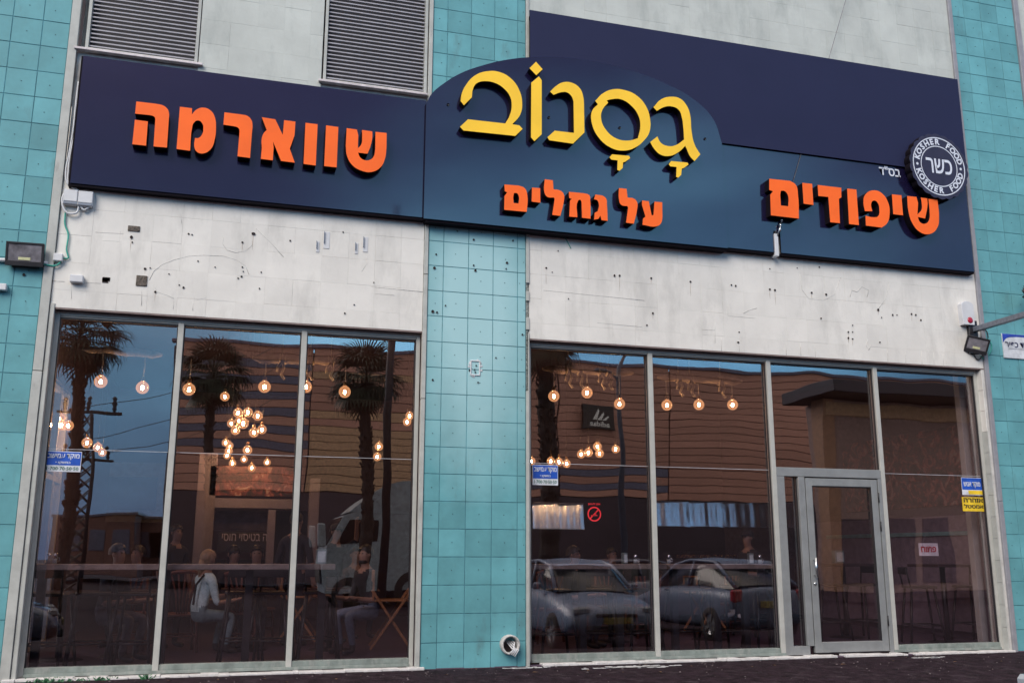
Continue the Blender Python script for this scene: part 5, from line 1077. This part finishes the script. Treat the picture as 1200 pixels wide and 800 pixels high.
FM = [frond_mesh(s_) for s_ in range(4)]
def palm(px, py, D, lab, cr, tr=.17):
    c = across(px, py, D); t = thing('palm_tree', lab, 'palm tree', (c.x, c.y, 0), 0, 'palm trees along the street')
    m = MB(); n = 26; pts = []; rr2 = []
    for i in range(n+1): z = c.z*i/n; pts.append((.06*math.sin(z*.7), 0, z)); rr2.append(tr*(1.2-.35*i/n)*(1.12 if i % 2 else .95))
    m.tube(pts, rr2, 10, smooth=False)
    for i in range(150):
        z = random.uniform(c.z*.25, c.z); a = random.random()*6.28; r_ = tr*.9; m.box(-.022, .022, -.015, .015, -.02, .11, M=Matrix.Translation((.06*math.sin(z*.7)+math.cos(a)*r_, math.sin(a)*r_, z)) @ Matrix.Rotation(a, 4, 'Z') @ Matrix.Rotation(R(32), 4, 'Y'))
    m.build('trunk', TRUNK, t)
    for i in range(58):
        f = i/58; pitch = R(78-128*f+random.uniform(-9, 9)); a = i*2.39996
        o = obj('frond', FM[i % 4], t, (.06*math.sin(c.z*.7), 0, c.z-.02+.25*(1-f)), (0, -pitch, a)); s_ = cr/1.75*random.uniform(.85, 1.1); o.scale = (s_, s_, s_)
palm(97, 398, 10, 'large palm mirrored in the leftmost pane', 1.1, .105); palm(252, 445, 20, 'palm mirrored in the second pane', 1.25, .14); palm(430, 450, 17, 'palm mirrored in the third pane', 1.25, .165); palm(640, 402, 11, 'palm mirrored beside the column in the right bay', 1.1, .19)
POLE = mat('dark_pole', (.035, .028, .035), .6, ngain=.2)
# dark post
a = across(457, 388, 12); t = thing('utility_post', 'plain dark post mirrored near the right of the third pane', 'post', (a.x, a.y, 0)); MB().tube([(0, 0, 0), (0, 0, a.z+3)], [.10, .09], 12).build('shaft', POLE, t)
# lattice electricity pole with insulators
a = across(104, 485, 22); t = thing('electricity_pole', 'lattice electricity pole with two cross arms mirrored in the leftmost pane', 'pole', (a.x, a.y, 0)); h = a.z
m = MB()
for sx_ in (-1, 1):
    for sy_ in (-1, 1): m.tube([(sx_*.28, sy_*.28, 0), (sx_*.13, sy_*.13, h)], .035, 5)
for k in range(14):
    z0, z1 = h*k/14, h*(k+1)/14; w0, w1 = .28-.15*k/14, .28-.15*(k+1)/14
    for sy_ in (-1, 1): m.tube([(-w0, sy_*w0, z0), (w1, sy_*w1, z1)], .02, 4); m.tube([(w0, sy_*w0, z0), (-w1, sy_*w1, z1)], .02, 4)
m.build('lattice_mast', POLE, t)
for z, wd in ((h, .95), (h-1.45, .85)):
    MB().bbox(-wd, wd, -.05, .05, z, z+.08, .01).build('cross_arm', POLE, t)
    for x in (-.75*wd, 0.0, .75*wd): MB().lathe([(.03, 0), (.07, .08), (.04, .14), (.09, .22), (.04, .3), (.08, .38), (0, .45)], 8, 0, Matrix.Translation((x, 0, z+.08))).build('insulator', POLE, t)
# street lamp
a = across(727, 430, 14); t = thing('street_lamp', 'curved two armed street lamp mirrored in the first right hand pane', 'street lamp', (a.x, a.y, 0)); h = a.z
LP = mat('lamp_post_steel', (.10, .12, .17), .5)
MB().tube([(0, 0, 0), (0, 0, h-.4), (.02, 0, h), (.16, 0, h+.35), (.42, 0, h+.55)], [.09, .06, .05, .04, .035], 10).build('post', LP, t); MB().tube([(0, 0, h-.5), (-.05, 0, h-.3), (-.22, 0, h-.12), (-.40, 0, h-.1)], .03, 8).build('arm', LP, t)
MB().bbox(.4, .85, -.1, .1, h+.50, h+.60, .02).build('lamp_head', POLE, t); MB().bbox(-.72, -.38, -.09, .09, h-.14, h-.06, .02).build('lamp_head', LP, t)
# overhead wires
for k, (y0, y1) in enumerate([(470, 440), (505, 468), (520, 505)]):
    a, b = across(100, y0+8, 22), across(330, y1-40, 24); n = 10; pts = [a.lerp(b, i/n)-Vector((0, 0, .5*math.sin(math.pi*i/n))) for i in range(n+1)]
    tag(MB().tube(pts, .011, 5).build('overhead_wire', POLE), ['uppermost thin overhead wire leaving the lattice pole', 'middle thin overhead wire leaving the lattice pole', 'lowest thin overhead wire leaving the lattice pole'][k], 'wire', 'overhead wires from the lattice pole')

# vehicles
CARG = mat('car_glass', (.012, .014, .018), .12, spec=.35, ngain=.02); TYRE = mat('tyre', (.015, .014, .016), .85); RIM = mat('rim', (.35, .36, .38), .3, metal=.6); CHR = CHROME
LAMPG = mat('headlamp_glass', (.30, .33, .37), .15, coat=.3); TAILR = mat('tail_lamp_red', (.35, .01, .015), .2, coat=.6); PLATE = mat('number_plate_yellow', (.30, .24, .06), .6)
def car(lab, loc, rz, paint, group='cars parked in front of the shop'):
    """nose towards local -Y"""
    t = thing('parked_car', lab, 'car', loc, rz, group)
    st_ = [(-2.05, .34, .52, .50, .70), (-1.98, .26, .66, .60, .80), (-1.72, .20, .78, .68, .86), (-1.0, .18, .93, .72, .885), (-.6, .18, .97, .74, .89), (.8, .18, .99, .74, .89), (1.6, .20, .99, .72, .87), (1.93, .26, .95, .68, .82), (2.02, .36, .88, .60, .76)]
    ring = lambda y, zb_, zt_, wi, wo: [(-wi, y, zb_), (-wo, y, zb_+.12), (-wo, y, (zb_+zt_)/2), (-wo*.985, y, zt_-.06), (-wi*.9, y, zt_), (0, y, zt_+.025), (wi*.9, y, zt_), (wo*.985, y, zt_-.06), (wo, y, (zb_+zt_)/2), (wo, y, zb_+.12), (wi, y, zb_)]
    vs = []; n = 11
    for s_ in st_: vs += ring(*s_)
    fs = [(i*n+k, i*n+(k+1) % n, (i+1)*n+(k+1) % n, (i+1)*n+k) for i in range(len(st_)-1) for k in range(n)] + [tuple(range(n))[::-1], tuple((len(st_)-1)*n+k for k in range(n))]
    b = MB(); b.add(vs, fs, 0, True)
    me = b.mesh('body', paint); o = obj('body', me, t); sb = o.modifiers.new('s', 'SUBSURF'); sb.levels = 1; sb.render_levels = 2
    gh = [(-1.02, .95, .97, .70), (-.35, 1.38, .72, .60), (.2, 1.455, .70, .60), (1.1, 1.42, .70, .59), (1.86, 1.0, .72, .66)]
    vs = []
    for (y, zt_, wb, wt) in gh: vs += [(-wb if y != -1.02 else -.74, y, .955), (-wt, y, zt_-.03), (-wt*.86, y, zt_), (wt*.86, y, zt_), (wt, y, zt_-.03), (wb if y != -1.02 else .74, y, .955)]
    g = MB(); g.add(vs, [(i*6+k, i*6+k+1, (i+1)*6+k+1, (i+1)*6+k) for i in range(4) for k in range(5)], 0, True); g.build('window', CARG, t)
    r_ = MB(); vs = []
    for (y, zt_, wt) in ((-.42, 1.365, .54), (.2, 1.475, .575), (1.12, 1.44, .565), (1.3, 1.36, .55)): vs += [(-wt, y, zt_), (0, y, zt_+.03), (wt, y, zt_)]
    r_.add(vs, [(i*3+k, i*3+k+1, (i+1)*3+k+1, (i+1)*3+k) for i in range(3) for k in range(2)], 0, True)
    for s_ in (-1, 1):
        r_.tube([(s_*.73, -1.03, .955), (s_*.60, -.38, 1.375), (s_*.605, .2, 1.455), (s_*.60, 1.12, 1.42), (s_*.68, 1.86, 1.0)], .035, 6); r_.tube([(s_*.74, .35, .96), (s_*.61, .38, 1.45)], .03, 6)
    r_.build('roof', paint, t)
    for sx_ in (-1, 1):
        for y in (-1.28, 1.28):
            M = Matrix.Translation((sx_*.80, y, .31)) @ Matrix.Rotation(R(90)*sx_, 4, 'Y'); wq = MB().lathe([(.2, -.09), (.29, -.09), (.31, -.06), (.31, .06), (.29, .10), (.2, .10)], 22, 0, M).build('wheel', TYRE, t)
            q = MB().lathe([(0, .07), (.06, .085), (.2, .06), (.205, .095)], 22, 0, M)
            for k in range(5): q.box(-.025, .025, .03, .2, .07, .095, M=M @ Matrix.Rotation(k*R(72), 4, 'Z'))
            q.build('rim', RIM, wq)
        shape_pts = MB(); shape_pts.bbox(sx_*.62-.17, sx_*.62+.13, -1.99, -1.85, .60, .72, .03); shape_pts.build('headlight', LAMPG, t)
        MB().bbox(sx_*.70-.10, sx_*.70+.10, 1.88, 2.01, .72, .95, .03).build('tail_light', TAILR, t); MB().bbox(sx_*.93-.09, sx_*.93+.06, -.62, -.50, .96, 1.08, .03).build('mirror', paint, t)
    MB().bbox(-.55, .55, -2.085, -1.99, .30, .42, .02).build('lower_grille', TYRE, t); MB().bbox(-.38, .38, -2.06, -1.96, .54, .60, .02).build('grille', TYRE, t); MB().bbox(-.26, .26, -2.10, -2.087, .44, .54, .004).build('number_plate', PLATE, t); MB().bbox(-.26, .26, 2.035, 2.05, .62, .73, .004).build('number_plate', PLATE, t)
    return t
SILV = mat('silver_blue_paint', (.17, .215, .31), .42, metal=.1, coat=.2, ngain=.03); SILV2 = mat('steel_blue_paint', (.14, .18, .27), .42, metal=.1, coat=.15, ngain=.03); DGR = mat('slate_paint', (.10, .12, .17), .25, metal=.4, coat=.8)
GS = -.35
car('silver blue hatchback parked nose towards the shop, its corner showing at lower right', (4.055, -6.57, GS-.01), R(180), SILV)
car('blue grey hatchback parked tail towards the shop, mirrored beside the door', (7.3, -7.4, GS), R(-4), SILV2)
car('slate saloon side on behind the two hatchbacks', (8.2, -13.2, GS), R(80), DGR)
car('dark slate car parked side on further along at the left', (-6.7, -6.4, GS), R(80), DGR)
# articulated lorry cab in the street
t = thing('truck', 'large pale blue lorry cab with roof fairing standing in the street', 'truck', (0, 0, 0)); a = across(438, 600, 21); t.location = (a.x+.1, a.y, GS-.05)
TP = mat('truck_paint', (.30, .37, .43), .35, coat=.3)
m = MB(); prof = [(-1.75, .5), (-1.78, 1.3), (-1.68, 1.95), (-1.25, 2.75), (-1.0, 2.85), (1.6, 2.85), (1.6, .5)]
o = shape('cab', [[(x, z) for x, z in prof]], -1.2, 2.4, [TP], t)
o = shape('roof_fairing', [[(-1.1, 2.86), (-.6, 3.3, c_), (.2, 3.75, c_), (1.6, 3.95), (1.6, 2.86)]], -1.15, 2.3, [TP], t)
for s_ in (-1, 1):
    o = shape('side_window', [[(-1.45, 2.0), (-1.1, 2.65), (-.2, 2.65), (-.2, 2.0)]], s_*1.215-.01, .02, [CARG], t)
    MB().bbox(-1.95, -1.75, s_*1.45-.12, s_*1.45+.12, 1.9, 2.5, .03).build('mirror', TP, t)
    for x in (-1.0, .9, 2.2): MB().lathe([(.25, -.14), (.48, -.14), (.5, -.1), (.5, .1), (.48, .14), (.25, .14), (0, .08)], 22, 0, Matrix.Translation((x, s_*1.08, .5)) @ Matrix.Rotation(R(90)*s_, 4, 'X')).build('wheel', TYRE, t)
o = MB().box(-1.66, -1.26, -1.1, 1.1, 2.0, 2.04).build('windscreen_base', TYRE, t)
m = MB(); m.add([(-1.72, -1.1, 1.98), (-1.72, 1.1, 1.98), (-1.28, 1.05, 2.72), (-1.28, -1.05, 2.72), (-1.68, -1.1, 1.96), (-1.68, 1.1, 1.96), (-1.24, 1.05, 2.7), (-1.24, -1.05, 2.7)], [(0, 3, 2, 1), (4, 5, 6, 7), (0, 1, 5, 4), (2, 3, 7, 6), (0, 4, 7, 3), (1, 2, 6, 5)]); m.build('windscreen', CARG, t)
MB().bbox(-1.84, -1.79, -.8, .8, .8, 1.4, .02).build('grille', TYRE, t)
MB().bbox(1.61, 3.6, -1.1, 1.1, .7, .95, .02).build('chassis', TYRE, t)
